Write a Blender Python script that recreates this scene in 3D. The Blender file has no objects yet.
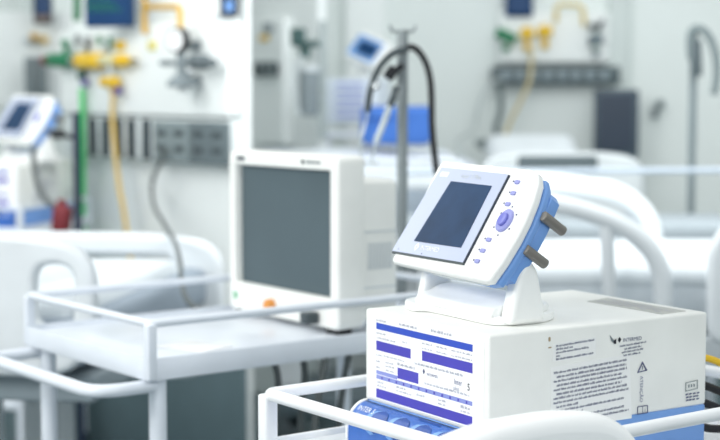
import bpy, bmesh, math, random
from mathutils import Vector, Matrix, Euler
random.seed(7)
S = bpy.context.scene
COL = S.collection
R = math.radians

# ------------------------------------------------------------------ camera
F, HOR, H = 1500.0, 95.0, 1.55
PITCH = math.atan((220 - HOR) / F)
cam_d = bpy.data.cameras.new('camera')
cam = bpy.data.objects.new('camera', cam_d)
COL.objects.link(cam)
cam.location = (0, 0, H)
cam.rotation_euler = (math.pi / 2 - PITCH, 0, 0)
cam_d.sensor_width = 36
cam_d.lens = F / 720 * 36
cam_d.clip_end = 60
cam_d.dof.use_dof = True
cam_d.dof.focus_distance = 2.33
cam_d.dof.aperture_fstop = 2.9
S.camera = cam


def ray(px, py):
    x = (px - 360) / F
    y = -(py - 220) / F
    return Vector((x, math.cos(PITCH) + y * math.sin(PITCH), -math.sin(PITCH) + y * math.cos(PITCH)))


def P(px, py, d):
    """point of the room at depth d (metres in front of the lens) seen along a sight line"""
    r = ray(px, py)
    return Vector((0, 0, H)) + r * (d / r.y)


# ------------------------------------------------------------------ materials
def lin(c):
    c = c / 255.0
    return c / 12.92 if c <= 0.04045 else ((c + 0.055) / 1.055) ** 2.4


MATS = {}


def mat(name, rgb, rough=0.45, metal=0.0, var=0.04, scale=9.0, bump=0.0, bscale=120.0, emit=0.0, trans=0.0, coat=0.0):
    if name in MATS:
        return MATS[name]
    m = bpy.data.materials.new(name)
    m.use_nodes = True
    nt = m.node_tree
    b = nt.nodes['Principled BSDF']
    base = tuple(lin(v) for v in rgb)
    tc = nt.nodes.new('ShaderNodeTexCoord')
    nz = nt.nodes.new('ShaderNodeTexNoise')
    nz.inputs['Scale'].default_value = scale
    nz.inputs['Detail'].default_value = 4
    nt.links.new(tc.outputs['Object'], nz.inputs['Vector'])
    rp = nt.nodes.new('ShaderNodeValToRGB')
    rp.color_ramp.elements[0].position = 0.3
    rp.color_ramp.elements[1].position = 0.7
    rp.color_ramp.elements[0].color = tuple(v * (1 - var) for v in base) + (1,)
    rp.color_ramp.elements[1].color = tuple(min(1, v * (1 + var)) for v in base) + (1,)
    nt.links.new(nz.outputs['Fac'], rp.inputs['Fac'])
    nt.links.new(rp.outputs['Color'], b.inputs['Base Color'])
    b.inputs['Roughness'].default_value = rough
    b.inputs['Metallic'].default_value = metal
    b.inputs['Transmission Weight'].default_value = trans
    b.inputs['Coat Weight'].default_value = coat
    if name.startswith('screen'):
        b.inputs['Specular IOR Level'].default_value = 0.15
    if emit:
        nt.links.new(rp.outputs['Color'], b.inputs['Emission Color'])
        b.inputs['Emission Strength'].default_value = emit
    if bump:
        n2 = nt.nodes.new('ShaderNodeTexNoise')
        n2.inputs['Scale'].default_value = bscale
        nt.links.new(tc.outputs['Object'], n2.inputs['Vector'])
        bp = nt.nodes.new('ShaderNodeBump')
        bp.inputs['Strength'].default_value = bump
        bp.inputs['Distance'].default_value = 0.002
        nt.links.new(n2.outputs['Fac'], bp.inputs['Height'])
        nt.links.new(bp.outputs['Normal'], b.inputs['Normal'])
    MATS[name] = m
    return m


W_BOX = mat('cream_white_casing', (240, 241, 237), 0.42, bump=0.05, bscale=700)
W_PLA = mat('white_plastic', (246, 247, 245), 0.35)
W_PAN = mat('printed_sheet_white', (250, 250, 250), 0.3, var=0.01)
W_BED = mat('bed_white_plastic', (226, 231, 234), 0.4)
W_POW = mat('powder_coated_white', (226, 232, 240), 0.3)
W_POW2 = mat('powder_coated_bright_white', (246, 248, 250), 0.3)
W_LIN = mat('bed_linen_white', (226, 232, 236), 0.9, bump=0.3, bscale=60)
G_MAT = mat('mattress_blue_grey', (150, 162, 174), 0.8)
WALL = mat('wall_paint', (230, 236, 234), 0.8, var=0.015, scale=2)
WALL2 = mat('wall_panel_white', (238, 242, 241), 0.7, var=0.015, scale=2)
WALLG = mat('wall_paint_grey', (208, 216, 214), 0.8, var=0.02, scale=2)
FLOOR = mat('floor_vinyl_teal_grey', (84, 104, 110), 0.4, var=0.08, scale=3)  # base colour darkened to carry the shade under the trolley
RAILG = mat('service_rail_grey', (128, 140, 142), 0.5)
DKGR = mat('dark_grey_plastic', (66, 76, 80), 0.5)
MIDG = mat('mid_grey_plastic', (128, 138, 142), 0.5)
LTG = mat('light_grey_plastic', (206, 212, 214), 0.5)
BLACK = mat('black_rubber', (20, 23, 28), 0.5)
NAVY = mat('navy_plastic', (34, 46, 66), 0.4)
BLUE = mat('blue_plastic', (118, 162, 224), 0.4, var=0.05)
BLUE2 = mat('blue_print', (54, 106, 188), 0.3, var=0.12, scale=30)
BLUE3 = mat('dark_blue_print', (30, 76, 156), 0.3, var=0.25, scale=40)
BLUE4 = mat('pale_blue_print', (120, 164, 220), 0.3, var=0.2, scale=40)
BLU_CLOTH = mat('blue_cloth', (66, 112, 190), 0.9)
STRIPE1 = mat('royal_blue_stripe', (52, 82, 192), 0.3, var=0.03)
STRIPE2 = mat('violet_blue_stripe', (76, 70, 182), 0.3, var=0.05)
STRIPE3 = mat('lavender_stripe', (140, 150, 214), 0.3, var=0.05)
INK = mat('ink_navy', (84, 90, 124), 0.5, var=0.1)
INKM = mat('ink_mid_blue', (122, 126, 158), 0.5, var=0.05)
INKL = mat('ink_pale_grey', (176, 180, 194), 0.5, var=0.05)
INKB = mat('ink_black', (30, 32, 44), 0.5)
WINK = mat('ink_white', (238, 243, 250), 0.4)
BEZ = mat('silver_blue_bezel', (186, 195, 218), 0.28, var=0.02)
LILAC = mat('lilac_button', (152, 156, 214), 0.35)
LILAC2 = mat('violet_dial', (120, 124, 206), 0.3)
GUN = mat('gunmetal_grey_rod', (128, 124, 118), 0.4, metal=0.2)
STICK = mat('grey_sticker', (186, 187, 182), 0.5, var=0.06, scale=60)
STICKW = mat('white_sticker', (243, 244, 242), 0.4, var=0.01)
RUST = mat('rust_mark', (170, 150, 120), 0.8)
YEL = mat('yellow_plastic', (232, 190, 40), 0.4)
YELH = mat('yellow_hose', (222, 186, 92), 0.45)
YELP = mat('ochre_pipe', (206, 162, 52), 0.4)
GRN = mat('green_plastic', (18, 122, 80), 0.4)
GRNH = mat('green_hose', (52, 204, 104), 0.4)
PURP = mat('purple_plastic', (84, 70, 150), 0.4)
RED = mat('maroon_plastic', (122, 40, 48), 0.5)
ORANGE = mat('orange_knob', (226, 150, 70), 0.4)
STEEL = mat('brushed_steel', (150, 158, 160), 0.35, metal=0.6)
POLE = mat('dark_steel_pole', (142, 150, 152), 0.4, metal=0.3)
CHROME = mat('chrome', (225, 228, 230), 0.12, metal=1.0)
CLEAR = mat('clear_tube', (232, 240, 242), 0.1, trans=0.6)
SCR = mat('screen_navy', (34, 60, 92), 0.35, var=0.25, scale=14)
SCRG = mat('screen_slate', (86, 100, 106), 0.35, var=0.06, scale=4)
SCRB = mat('screen_blue', (26, 62, 104), 0.3, var=0.1)
SCRD = mat('screen_dark', (52, 68, 84), 0.35, var=0.08)
BRONZE = mat('cable_grey', (92, 98, 98), 0.5)


# ------------------------------------------------------------------ mesh building
def wm(o):
    m = o.matrix_basis.copy()
    while o.parent:
        o = o.parent
        m = o.matrix_basis @ m
    return m


def smooth_path(pts, n=8):
    pts = [Vector(p) for p in pts]
    if len(pts) < 3:
        return pts
    q = [2 * pts[0] - pts[1]] + pts + [2 * pts[-1] - pts[-2]]
    out = []
    for i in range(1, len(q) - 2):
        a, b, c, d = q[i - 1:i + 3]
        for k in range(n):
            t = k / n
            out.append(0.5 * ((2 * b) + (c - a) * t + (2 * a - 5 * b + 4 * c - d) * t * t + (3 * b - a - 3 * c + d) * t ** 3))
    out.append(pts[-1])
    return out


def fillet(pts, r, n=6, closed=False):
    pts = [Vector(p) for p in pts]
    N = len(pts)
    out = []
    for i, p in enumerate(pts):
        if not closed and i in (0, N - 1):
            out.append(p)
            continue
        a, b = pts[i - 1] - p, pts[(i + 1) % N] - p
        la, lb = a.length, b.length
        a.normalize(); b.normalize()
        t = min(r, la * 0.49, lb * 0.49)
        s, e = p + a * t, p + b * t
        for k in range(n + 1):
            u = k / n
            out.append(s * (1 - u) ** 2 + p * 2 * u * (1 - u) + e * u * u)
    return out


def rrect(w, h, r, n=5, cx=0.0, cy=0.0):
    pts = [(-w / 2, -h / 2, 0), (w / 2, -h / 2, 0), (w / 2, h / 2, 0), (-w / 2, h / 2, 0)]
    return [(p.x + cx, p.y + cy) for p in fillet(pts, r, n, closed=True)]


_tmp = []


class MB:
    def __init__(s):
        s.bm = bmesh.new()
        s.mats = []

    def _mi(s, m):
        if m not in s.mats:
            s.mats.append(m)
        return s.mats.index(m)

    def _mesh(s, me, M=None, m=None):
        if M is not None:
            me.transform(M)
        k = len(s.bm.faces)
        s.bm.from_mesh(me)
        s.bm.faces.ensure_lookup_table()
        mi = s._mi(m)
        for f in s.bm.faces[k:]:
            f.material_index = mi
        bpy.data.meshes.remove(me)
        return s

    def _bm(s, b, M=None, m=None):
        me = bpy.data.meshes.new('t')
        b.to_mesh(me)
        b.free()
        return s._mesh(me, M, m)

    def box(s, c, size, rot=None, bev=0.0, seg=3, m=None):
        b = bmesh.new()
        bmesh.ops.create_cube(b, size=1)
        for v in b.verts:
            v.co = Vector((v.co.x * size[0], v.co.y * size[1], v.co.z * size[2]))
        if bev:
            bmesh.ops.bevel(b, geom=list(b.edges), offset=bev, segments=seg, profile=0.5, affect='EDGES')
        M = Matrix.Translation(Vector(c))
        if rot is not None:
            M = M @ (rot if isinstance(rot, Matrix) else Euler(rot).to_matrix().to_4x4())
        return s._bm(b, M, m)

    def cyl(s, p0, p1, r0, r1=None, n=20, bev=0.0, m=None):
        p0, p1 = Vector(p0), Vector(p1)
        d = p1 - p0
        b = bmesh.new()
        bmesh.ops.create_cone(b, cap_ends=True, segments=n, radius1=r0, radius2=r0 if r1 is None else r1, depth=d.length)
        if bev:
            bmesh.ops.bevel(b, geom=[e for e in b.edges if abs(e.verts[0].co.z - e.verts[1].co.z) < 1e-6], offset=bev, segments=3, profile=0.5, affect='EDGES')
        M = Matrix.Translation((p0 + p1) / 2) @ d.to_track_quat('Z', 'Y').to_matrix().to_4x4()
        return s._bm(b, M, m)

    def ball(s, c, r, sc=(1, 1, 1), rot=None, m=None):
        b = bmesh.new()
        bmesh.ops.create_uvsphere(b, u_segments=20, v_segments=12, radius=r)
        M = Matrix.Translation(Vector(c))
        if rot is not None:
            M = M @ Euler(rot).to_matrix().to_4x4()
        return s._bm(b, M @ Matrix.Diagonal((*sc, 1)), m)

    def tube(s, pts, r, n=12, m=None, closed=False, r1=None):
        pts = [Vector(p) for p in pts]
        b = bmesh.new()
        N = len(pts)
        rings = []
        up = None
        for i, p in enumerate(pts):
            if closed:
                t = (pts[(i + 1) % N] - pts[i - 1]).normalized()
            else:
                t = (pts[min(i + 1, N - 1)] - pts[max(i - 1, 0)]).normalized()
            if up is None:
                up = Vector((0, 0, 1)) if abs(t.z) < 0.9 else Vector((1, 0, 0))
            up = (up - t * up.dot(t)).normalized()
            sd = t.cross(up)
            rr = r if r1 is None else r + (r1 - r) * i / max(1, N - 1)
            rings.append([b.verts.new(p + (up * math.cos(a) + sd * math.sin(a)) * rr) for a in [2 * math.pi * k / n for k in range(n)]])
        for i in range(N if closed else N - 1):
            A, B = rings[i], rings[(i + 1) % N]
            for k in range(n):
                b.faces.new((A[k], A[(k + 1) % n], B[(k + 1) % n], B[k]))
        if not closed:
            b.faces.new(rings[0]); b.faces.new(rings[-1])
        bmesh.ops.recalc_face_normals(b, faces=list(b.faces))
        return s._bm(b, None, m)

    def lathe(s, prof, M=None, n=24, m=None):
        b = bmesh.new()
        rings = [[b.verts.new((r * math.cos(2 * math.pi * k / n), r * math.sin(2 * math.pi * k / n), z)) for k in range(n)] for r, z in prof]
        for A, B in zip(rings, rings[1:]):
            for k in range(n):
                b.faces.new((A[k], A[(k + 1) % n], B[(k + 1) % n], B[k]))
        b.faces.new(rings[0]); b.faces.new(rings[-1])
        bmesh.ops.recalc_face_normals(b, faces=list(b.faces))
        return s._bm(b, M, m)

    def plate(s, loops, thick, bev=0.0, M=None, m=None, res=2):
        """flat outline (with holes) in local xy, extruded along z, rounded by bev"""
        cu = bpy.data.curves.new('t', 'CURVE')
        cu.dimensions = '2D'
        cu.fill_mode = 'BOTH'
        cu.extrude = max(0.0, thick / 2 - bev)
        cu.bevel_depth = bev
        cu.bevel_resolution = res
        cu.offset = -bev
        for lp in loops:
            sp = cu.splines.new('POLY')
            sp.points.add(len(lp) - 1)
            for q, p in zip(sp.points, lp):
                q.co = (p[0], p[1], 0, 1)
            sp.use_cyclic_u = True
        o = bpy.data.objects.new('t', cu)
        COL.objects.link(o)
        bpy.context.view_layer.update()
        me = bpy.data.meshes.new_from_object(o.evaluated_get(bpy.context.evaluated_depsgraph_get()))
        bpy.data.objects.remove(o)
        bpy.data.curves.remove(cu)
        me.materials.clear()
        return s._mesh(me, M, m)

    def text(s, t, size, M, m=None, align='LEFT', sx=1.0):
        cu = bpy.data.curves.new('t', 'FONT')
        cu.body = t
        cu.size = size
        cu.align_x = align
        cu.resolution_u = 2
        o = bpy.data.objects.new('t', cu)
        COL.objects.link(o)
        bpy.context.view_layer.update()
        me = bpy.data.meshes.new_from_object(o.evaluated_get(bpy.context.evaluated_depsgraph_get()))
        bpy.data.objects.remove(o)
        bpy.data.curves.remove(cu)
        me.materials.clear()
        return s._mesh(me, M @ Matrix.Diagonal((sx, 1, 1, 1)), m)

    def quad(s, a, b, c, d, m=None):
        k = [s.bm.verts.new(Vector(p)) for p in (a, b, c, d)]
        f = s.bm.faces.new(k)
        f.material_index = s._mi(m)
        return s

    def build(s, name, mats=None, parent=None, world=False, angle=35):
        if mats is not None:
            s.mats = [mats if x is None else x for x in s.mats] or [mats]
        me = bpy.data.meshes.new(name)
        s.bm.to_mesh(me)
        s.bm.free()
        for x in s.mats:
            me.materials.append(x)
        if parent is not None and world:
            me.transform(wm(parent).inverted())
        for p in me.polygons:
            p.use_smooth = True
        me.set_sharp_from_angle(angle=R(angle))
        o = bpy.data.objects.new(name, me)
        COL.objects.link(o)
        if parent is not None:
            o.parent = parent
        return o


def tag(o, label=None, cat=None, group=None, kind=None):
    if label: o['label'] = label
    if cat: o['category'] = cat
    if group: o['group'] = group
    if kind: o['kind'] = kind
    return o


def root(name, label, cat, loc, rz=0.0, group=None, scale=1.0):
    o = bpy.data.objects.new(name, None)
    o.empty_display_size = 0.05
    COL.objects.link(o)
    o.location = loc
    o.rotation_euler = (0, 0, rz)
    o.scale = (scale,) * 3
    return tag(o, label, cat, group)


def copy_tree(o, parent=None):
    c = o.copy()
    COL.objects.link(c)
    c.parent = parent
    for ch in list(o.children):
        copy_tree(ch, c)
    return c


def frame(o, x, y, z):
    """matrix with the given axes and origin"""
    M = Matrix.Identity(4)
    for i, v in enumerate((x, y, z)):
        M.col[i][:3] = Vector(v).normalized()
    M.col[3][:3] = Vector(o)
    return M


def struct(name, mb, m):
    return tag(mb.build(name, m), kind='structure')


# ------------------------------------------------------------------ the room
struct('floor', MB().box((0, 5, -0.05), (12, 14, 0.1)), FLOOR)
struct('wall_back', MB().box((0, 8.5, 1.6), (12, 0.2, 3.2)), WALL)
struct('wall_right', MB().box((3.6, 5, 1.6), (0.2, 7, 3.2)), WALL)
struct('wall_left', MB().box((-3.3, 5, 1.6), (0.2, 7, 3.2)), WALL)
struct('baseboard_back', MB().box((0, 8.38, 0.06), (6.6, 0.04, 0.12), bev=0.01), WALLG)


def slab(name, pL, dL, pR, dR, th, m, z1=3.0):
    """free-standing service wall whose front face runs between two sight lines"""
    a, b = P(pL, 95, dL), P(pR, 95, dR)
    a.z = b.z = 0
    d = (b - a)
    ang = math.atan2(d.y, d.x)
    nrm = Vector((-d.y, d.x, 0)).normalized()
    c = (a + b) / 2 + nrm * th / 2
    struct(name, MB().box((c.x, c.y, z1 / 2), (d.length, th, z1), rot=(0, 0, ang), bev=0.012), m)
    return a, b, ang, nrm


sa, sb, SANG, SN = slab('wall_service', 70, 6.7, 246, 5.6, 0.03, WALL2)
ma, mb_, MANG, MN = slab('wall_partition', 236, 7.9, 318, 7.1, 0.05, WALL2)
struct('trim_1', MB().box((P(365, 95, 8.35).x, 8.36, 1.6), (0.22, 0.1, 3.2), bev=0.01), WALL2)
struct('trim_2', MB().box((P(618, 95, 8.35).x, 8.37, 1.6), (0.12, 0.08, 3.2), bev=0.01), WALLG)
struct('trim_3', MB().box((P(28, 95, 8.2).x, 8.3, 1.6), (0.05, 0.25, 3.2), bev=0.01), WALLG)


def SP(px, py, off=0.0, base=None, n=None):
    """point on the front face of the service wall (off = distance in front of it)"""
    base = sa if base is None else base
    n = SN if n is None else n
    r = ray(px, py)
    o = Vector((0, 0, H))
    t = ((base - n * off) - o).dot(n) / r.dot(n)
    return o + r * t


def BP(px, py, off=0.0):
    r = ray(px, py)
    return Vector((0, 0, H)) + r * ((8.4 - off) / r.y)


def on_wall(c, ang):
    """matrix: x along wall, y up, z out of the wall"""
    x = Vector((math.cos(ang), math.sin(ang), 0))
    return frame(c, x, (0, 0, 1), x.cross(Vector((0, 0, 1))))


SHADE_BAND = mat('painted_shade_teal_grey', (96, 116, 122), 0.6)  # dark bands added low on the walls, their colour stands for shade
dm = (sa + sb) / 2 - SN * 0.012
struct('shade_band_service', MB().box((dm.x, dm.y, 0.31), ((sb - sa).length, 0.02, 0.62), rot=(0, 0, SANG), bev=0.005), SHADE_BAND)
struct('shade_band_back', MB().box((0, 8.385, 0.40), (6.6, 0.02, 0.55)), SHADE_BAND)

# ------------------------------------------------------------------ ventilator
A = Vector((0.1938, 2.2309, 0.965))
VR = R(-57.5)
LX, LY, LZ = 0.344, 0.457, 0.225


def make_ventilator():
    t = root('ventilator_unit', 'white boxy ventilator unit with blue striped front sheet, in the front railed trolley', 'ventilator', A, VR)
    MB().box((-LX / 2, LY / 2, LZ / 2 + 0.0345), (LX, LY, LZ - 0.069), bev=0.005, seg=3).build('casing', W_BOX, t)
    # blue plinth below the casing
    MB().box((-LX / 2, LY / 2, 0.035), (LX - 0.001, LY - 0.001, 0.070), bev=0.004).build('plinth', BLUE, t)['label'] = 'blue base band'
    # side lid line
    # front sheet: stripes and printing
    f = MB()
    Mf = frame((-LX, 0, LZ), (1, 0, 0), (0, 0, 1), (0, -1, 0))  # u right, v up from the top-left corner

    def fr(u0, v0, u1, v1, m, h=0.0012):
        f.quad(*[Mf @ Vector(p) for p in ((u0, v0, h), (u1, v0, h), (u1, v1, h), (u0, v1, h))], m=m)
    f.plate([rrect(LX - 0.022, 0.141, 0.003, cx=LX / 2, cy=-0.0785)], 0.001, M=Mf @ Matrix.Translation((0, 0, 0.0006)), m=W_PAN)
    x0, x1 = 0.036, 0.305
    fr(x0, -0.0305, x1, -0.0195, STRIPE1)
    fr(x0, -0.066, 0.138, -0.050, STRIPE2)
    fr(0.170, -0.064, x1, -0.048, STRIPE2)
    fr(0.100, -0.104, 0.160, -0.086, STRIPE2)
    fr(x0, -0.1065, 0.0995, -0.100, STRIPE3)
    fr(x0, -0.1145, x1, -0.1075, STRIPE3)
    fr(x0, -0.1465, x1, -0.131, STRIPE2)
    for k in range(12):
        fr(x0 + 0.016 + k * 0.0215, -0.1135, x0 + 0.020 + k * 0.0215, -0.109, STRIPE2, 0.0016)

    def words(u, v, w, h, m, rnd=0.5):
        """a run of tiny unreadable print marks"""
        q = u
        while q < u + w:
            ln = random.uniform(0.004, 0.012)
            e = min(q + ln, u + w)
            z = q
            while z < e:
                s_ = random.uniform(0.0008, 0.0016)
                k = random.uniform(0.45, 1.0)
                fr(z, v, min(z + s_, e), v + h * k, m, 0.0015)
                z += s_ + 0.0007
            q = e + 0.0025
    for (u, v, w, h) in [(0.036, -0.0165, 0.03, 0.004), (0.105, -0.0155, 0.05, 0.0045), (0.195, -0.014, 0.055, 0.005),
                         (0.036, -0.038, 0.028, 0.003), (0.038, -0.046, 0.055, 0.003), (0.115, -0.043, 0.012, 0.003),
                         (0.17, -0.037, 0.028, 0.003), (0.21, -0.037, 0.03, 0.003), (0.25, -0.037, 0.03, 0.003), (0.28, -0.037, 0.024, 0.003),
                         (0.17, -0.045, 0.028, 0.003), (0.21, -0.045, 0.03, 0.003), (0.25, -0.045, 0.03, 0.003), (0.28, -0.045, 0.024, 0.003),
                         (0.036, -0.075, 0.02, 0.003), (0.060, -0.074, 0.06, 0.003), (0.036, -0.086, 0.012, 0.003), (0.036, -0.096, 0.012, 0.003), (0.064, -0.084, 0.026, 0.003), (0.064, -0.090, 0.026, 0.003),
                         (0.064, -0.097, 0.026, 0.003), (0.1, -0.082, 0.05, 0.0045), (0.15, -0.073, 0.13, 0.0045),
                         (0.178, -0.101, 0.12, 0.004), (0.04, -0.121, 0.018, 0.0035), (0.04, -0.127, 0.026, 0.0035), (0.096, -0.12, 0.03, 0.0035), (0.096, -0.126, 0.045, 0.003),
                         (0.155, -0.123, 0.022, 0.004), (0.215, -0.121, 0.02, 0.004), (0.215, -0.127, 0.02, 0.003), (0.275, -0.122, 0.024, 0.005), (0.275, -0.128, 0.024, 0.003)]:
        words(u, v, w, h, INKL)
    T = lambda u, v, h=0.0017: Mf @ Matrix.Translation((u, v, h))
    f.text('INTERMED', 0.0065, T(0.184, -0.086), INKM)
    f.plate([[(0.1755, -0.0855), (0.1785, -0.081), (0.1755, -0.0765), (0.1725, -0.081)]], 0.0004, M=T(0, 0, 0.0016), m=INK)
    f.text('Inter', 0.0125, T(0.258, -0.0875), INKM, sx=0.85)
    f.text('5', 0.016, T(0.292, -0.092), INKB, sx=0.9)
    f.text('plus', 0.010, T(0.256, -0.097), INKL)
    f.build('front_sheet', None, t)['label'] = 'white printed sheet with blue and violet stripes'

    # rounded blue console along the foot of the front
    c = MB()
    prof = [(0.0, 0.068)] + [(-0.040 * math.sin(R(a)), 0.022 + 0.046 * math.cos(R(a))) for a in range(8, 91, 8)] + [(-0.040, 0.0), (0.0, 0.0)]
    Mc = frame((-LX / 2 + 0.004, 0, 0), (0, 1, 0), (0, 0, 1), (1, 0, 0))
    c.plate([prof], LX - 0.008, M=Mc, m=BLUE2)  # half-round

    def cq(a0, a1, x, w, m, h=0.0008, n=10, round_=False):
        """print on the curved console between angles a0..a1 (0 = top)"""
        for k in range(n):
            b0, b1 = a0 + (a1 - a0) * k / n, a0 + (a1 - a0) * (k + 1) / n
            def pt(a, xx):
                return Vector((xx, -(0.040 + h) * math.sin(R(a)), 0.022 + (0.046 + h) * math.cos(R(a))))
            if round_:
                s0 = math.sqrt(max(0, 1 - (2 * k / n - 1) ** 2)); s1 = math.sqrt(max(0, 1 - (2 * (k + 1) / n - 1) ** 2))
            else:
                s0 = s1 = 1
            if k == 0 and round_: s0 = 0.02
            if k == n - 1 and round_: s1 = 0.02
            c.quad(pt(b0, x - w * s0), pt(b1, x - w * s1), pt(b1, x + w * s1), pt(b0, x + w * s0), m=m)
    for k, x in enumerate((-0.262, -0.200, -0.140, -0.08)):
        cq(26, 84, x - 0.004, 0.026, BLUE4, 0.0008, round_=True)
        cq(24, 80, x + 0.006, 0.022, BLUE3, 0.0012, round_=True)
    cq(58, 61, -0.174, 0.158, WINK, 0.0016, n=2)
    cq(4, 7, -0.172, 0.162, INKB, 0.0012, n=2)
    cq(12, 16, -0.14, 0.03, BLUE3, 0.0012, n=2)

    def ctext(txt, size, x, a, m):
        n_ = Vector((0, -math.sin(R(a)), math.cos(R(a))))
        o = Vector((x, -(0.0425) * math.sin(R(a)), 0.022 + 0.0485 * math.cos(R(a))))
        up = Vector((0, math.cos(R(a)), math.sin(R(a))))
        c.text(txt, size, frame(o, (1, 0, 0), up, n_), m)
    ctext('INTER 5', 0.0140, -0.326, 42, WINK)
    ctext('plus', 0.008, -0.322, 54, WINK)
    ctext('INTERMED', 0.012, -0.075, 36, WINK)
    c.build('front_console', None, t)['label'] = 'rounded blue printed front console'
    e = MB()
    Me = frame((-LX + 0.006, 0, 0), (0, 1, 0), (0, 0, 1), (1, 0, 0))
    e.plate([[(p[0] * 1.07, 0.02 + (p[1] - 0.02) * 1.07 if p[1] > 0.001 else 0.001) for p in prof]], 0.006, 0.002, M=Me)
    e.build('console_end_cap', W_PLA, t)['label'] = 'white end cap of the blue console'

    # information label on the side
    l = MB()
    Ms = frame((0, 0, LZ), (0, 1, 0), (0, 0, 1), (1, 0, 0))

    def sr(u0, v0, u1, v1, m, h=0.001, sh=0.0):
        l.quad(*[Ms @ Vector(p) for p in ((u0, v0, h), (u1, v0 + sh, h), (u1, v1 + sh, h), (u0, v1, h))], m=m)
    l.plate([[(0.120, -0.060), (0.284, -0.054), (0.29, -0.160), (0.122, -0.160)]], 0.0002, M=Ms @ Matrix.Translation((0, 0, 0.0002)), m=STICKW)
    l.plate([[(0.124, -0.024), (0.212, -0.020), (0.212, -0.050), (0.124, -0.052)]], 0.0002, M=Ms @ Matrix.Translation((0, 0, 0.0002)), m=STICKW)

    def swords(u, v, w, h, m, slope=0.045):
        q = u
        while q < u + w:
            e_ = min(q + random.uniform(0.004, 0.014), u + w)
            z = q
            while z < e_:
                s_ = random.uniform(0.0007, 0.0013)
                k = random.uniform(0.55, 1.0)
                b = v + (z - u) * slope
                sr(z, b, min(z + s_, e_), b + h * k, m, 0.0011)
                z += s_ + 0.0008
            q = e_ + 0.0018
    y = -0.0715
    ends = [0.15, 0.15, 0.152, 0.142, 0.152, 0.14, 0.152, 0.156, 0.05, 0.146, 0.06, 0.146, 0.156]
    for i, w in enumerate(ends):
        ind = 0.0 if i in (0, 2, 4, 6, 7, 9, 11) else 0.006
        swords(0.126 + ind, y, w - ind, 0.0041, INK)
        if i in (9, 11):
            sr(0.121, y + 0.001, 0.1235, y + 0.004, INKB, 0.0012)
        y -= 0.0068
    for i, w in enumerate((0.078, 0.034, 0.066, 0.008, 0.076)):
        swords(0.130, -0.0295 - i * 0.0052, w, 0.0036, INK)
    l.text('INTERMED', 0.0085, Ms @ Matrix.Translation((0.268, -0.0335, 0.0012)), INK)
    l.plate([[(0.261, -0.034), (0.2645, -0.0295), (0.261, -0.025), (0.2575, -0.0295)]], 0.0006, M=Ms @ Matrix.Translation((0, 0, 0.001)), m=INKB)
    l.plate([[(0.240, -0.020), (0.2515, -0.0315), (0.249, -0.034), (0.244, -0.030)]], 0.0004, M=Ms @ Matrix.Translation((0, 0, 0.001)), m=MIDG)
    l.plate([[(0.2475, -0.030), (0.2535, -0.027), (0.2530, -0.035), (0.2495, -0.035)]], 0.0004, M=Ms @ Matrix.Translation((0, 0, 0.0016)), m=INKB)
    for (u, w, k) in ((0.262, 0.056, 0), (0.272, 0.036, 1), (0.266, 0.046, 2), (0.270, 0.036, 3)):
        swords(u, -0.0415 - 0.0052 * k, w, 0.0034, INK)
    # warning triangle, the vertical word and the manual symbol
    tri = [(0.300, -0.087), (0.322, -0.085), (0.311, -0.069)]
    tin = [(0.3035, -0.0852), (0.3185, -0.0838), (0.311, -0.0728)]
    l.plate([tri, tin], 0.0006, M=Ms @ Matrix.Translation((0, 0, 0.001)), m=INK)
    sr(0.3103, -0.0825, 0.3117, -0.0762, INK, 0.0012)
    l.text('ATENÇÃO', 0.0092, Ms @ Matrix.Translation((0.3065, -0.0925, 0.0012)) @ Matrix.Rotation(R(-90), 4, 'Z'), INKM)
    l.plate([rrect(0.023, 0.013, 0.002, cx=0.313, cy=-0.1485), rrect(0.0205, 0.0105, 0.0015, cx=0.313, cy=-0.1485)], 0.0006, M=Ms @ Matrix.Translation((0, 0, 0.001)), m=INK)
    sr(0.3125, -0.154, 0.3135, -0.143, INK, 0.0012)
    l.text('i', 0.010, Ms @ Matrix.Translation((0.317, -0.152, 0.0012)), INKB)
    l.build('information_label', None, t)['label'] = 'white sticker with blue instruction print'
    l2 = MB()
    sl2 = [(0.408, -0.129), (0.436, -0.127), (0.436, -0.112), (0.408, -0.114)]
    l2.plate([sl2, [(0.4095, -0.1277), (0.4345, -0.1259), (0.4345, -0.1133), (0.4095, -0.1151)]], 0.0006, M=Ms @ Matrix.Translation((0, 0, 0.0008)), m=MIDG)
    for k in range(3):
        for j in range(4):
            u = 0.408 + j * 0.008 + random.uniform(0, 0.002)
            l2.quad(*[Ms @ Vector(p) for p in ((u, -0.1355 - k * 0.005, 0.001), (u + 0.006, -0.1350 - k * 0.005, 0.001), (u + 0.006, -0.1325 - k * 0.005, 0.001), (u, -0.1328 - k * 0.005, 0.001))], m=INK)
        l2.quad(*[Ms @ Vector(p) for p in ((0.414 + k * 0.006, -0.123, 0.001), (0.417 + k * 0.006, -0.123, 0.001), (0.417 + k * 0.006, -0.118, 0.001), (0.414 + k * 0.006, -0.118, 0.001))], m=MIDG)
    l2.build('serial_label', None, t)
    rs = MB()
    rs.plate([rrect(0.004, 0.007, 0.0019, cx=0.117, cy=-0.016)], 0.0006, M=Ms @ Matrix.Translation((0, 0, 0.0004)), m=RUST)
    rs.plate([rrect(0.006, 0.002, 0.0009, cx=0.118, cy=-0.029)], 0.0006, M=Ms @ Matrix.Translation((0, 0, 0.0004)), m=RUST)
    rs.build('rust_mark', None, t)
    st = MB()
    st.plate([[(-0.205, 0.372), (-0.020, 0.372), (-0.026, 0.432), (-0.218, 0.432)]], 0.0008, M=Matrix.Translation((0, 0, LZ + 0.0004)), m=STICK)
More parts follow.
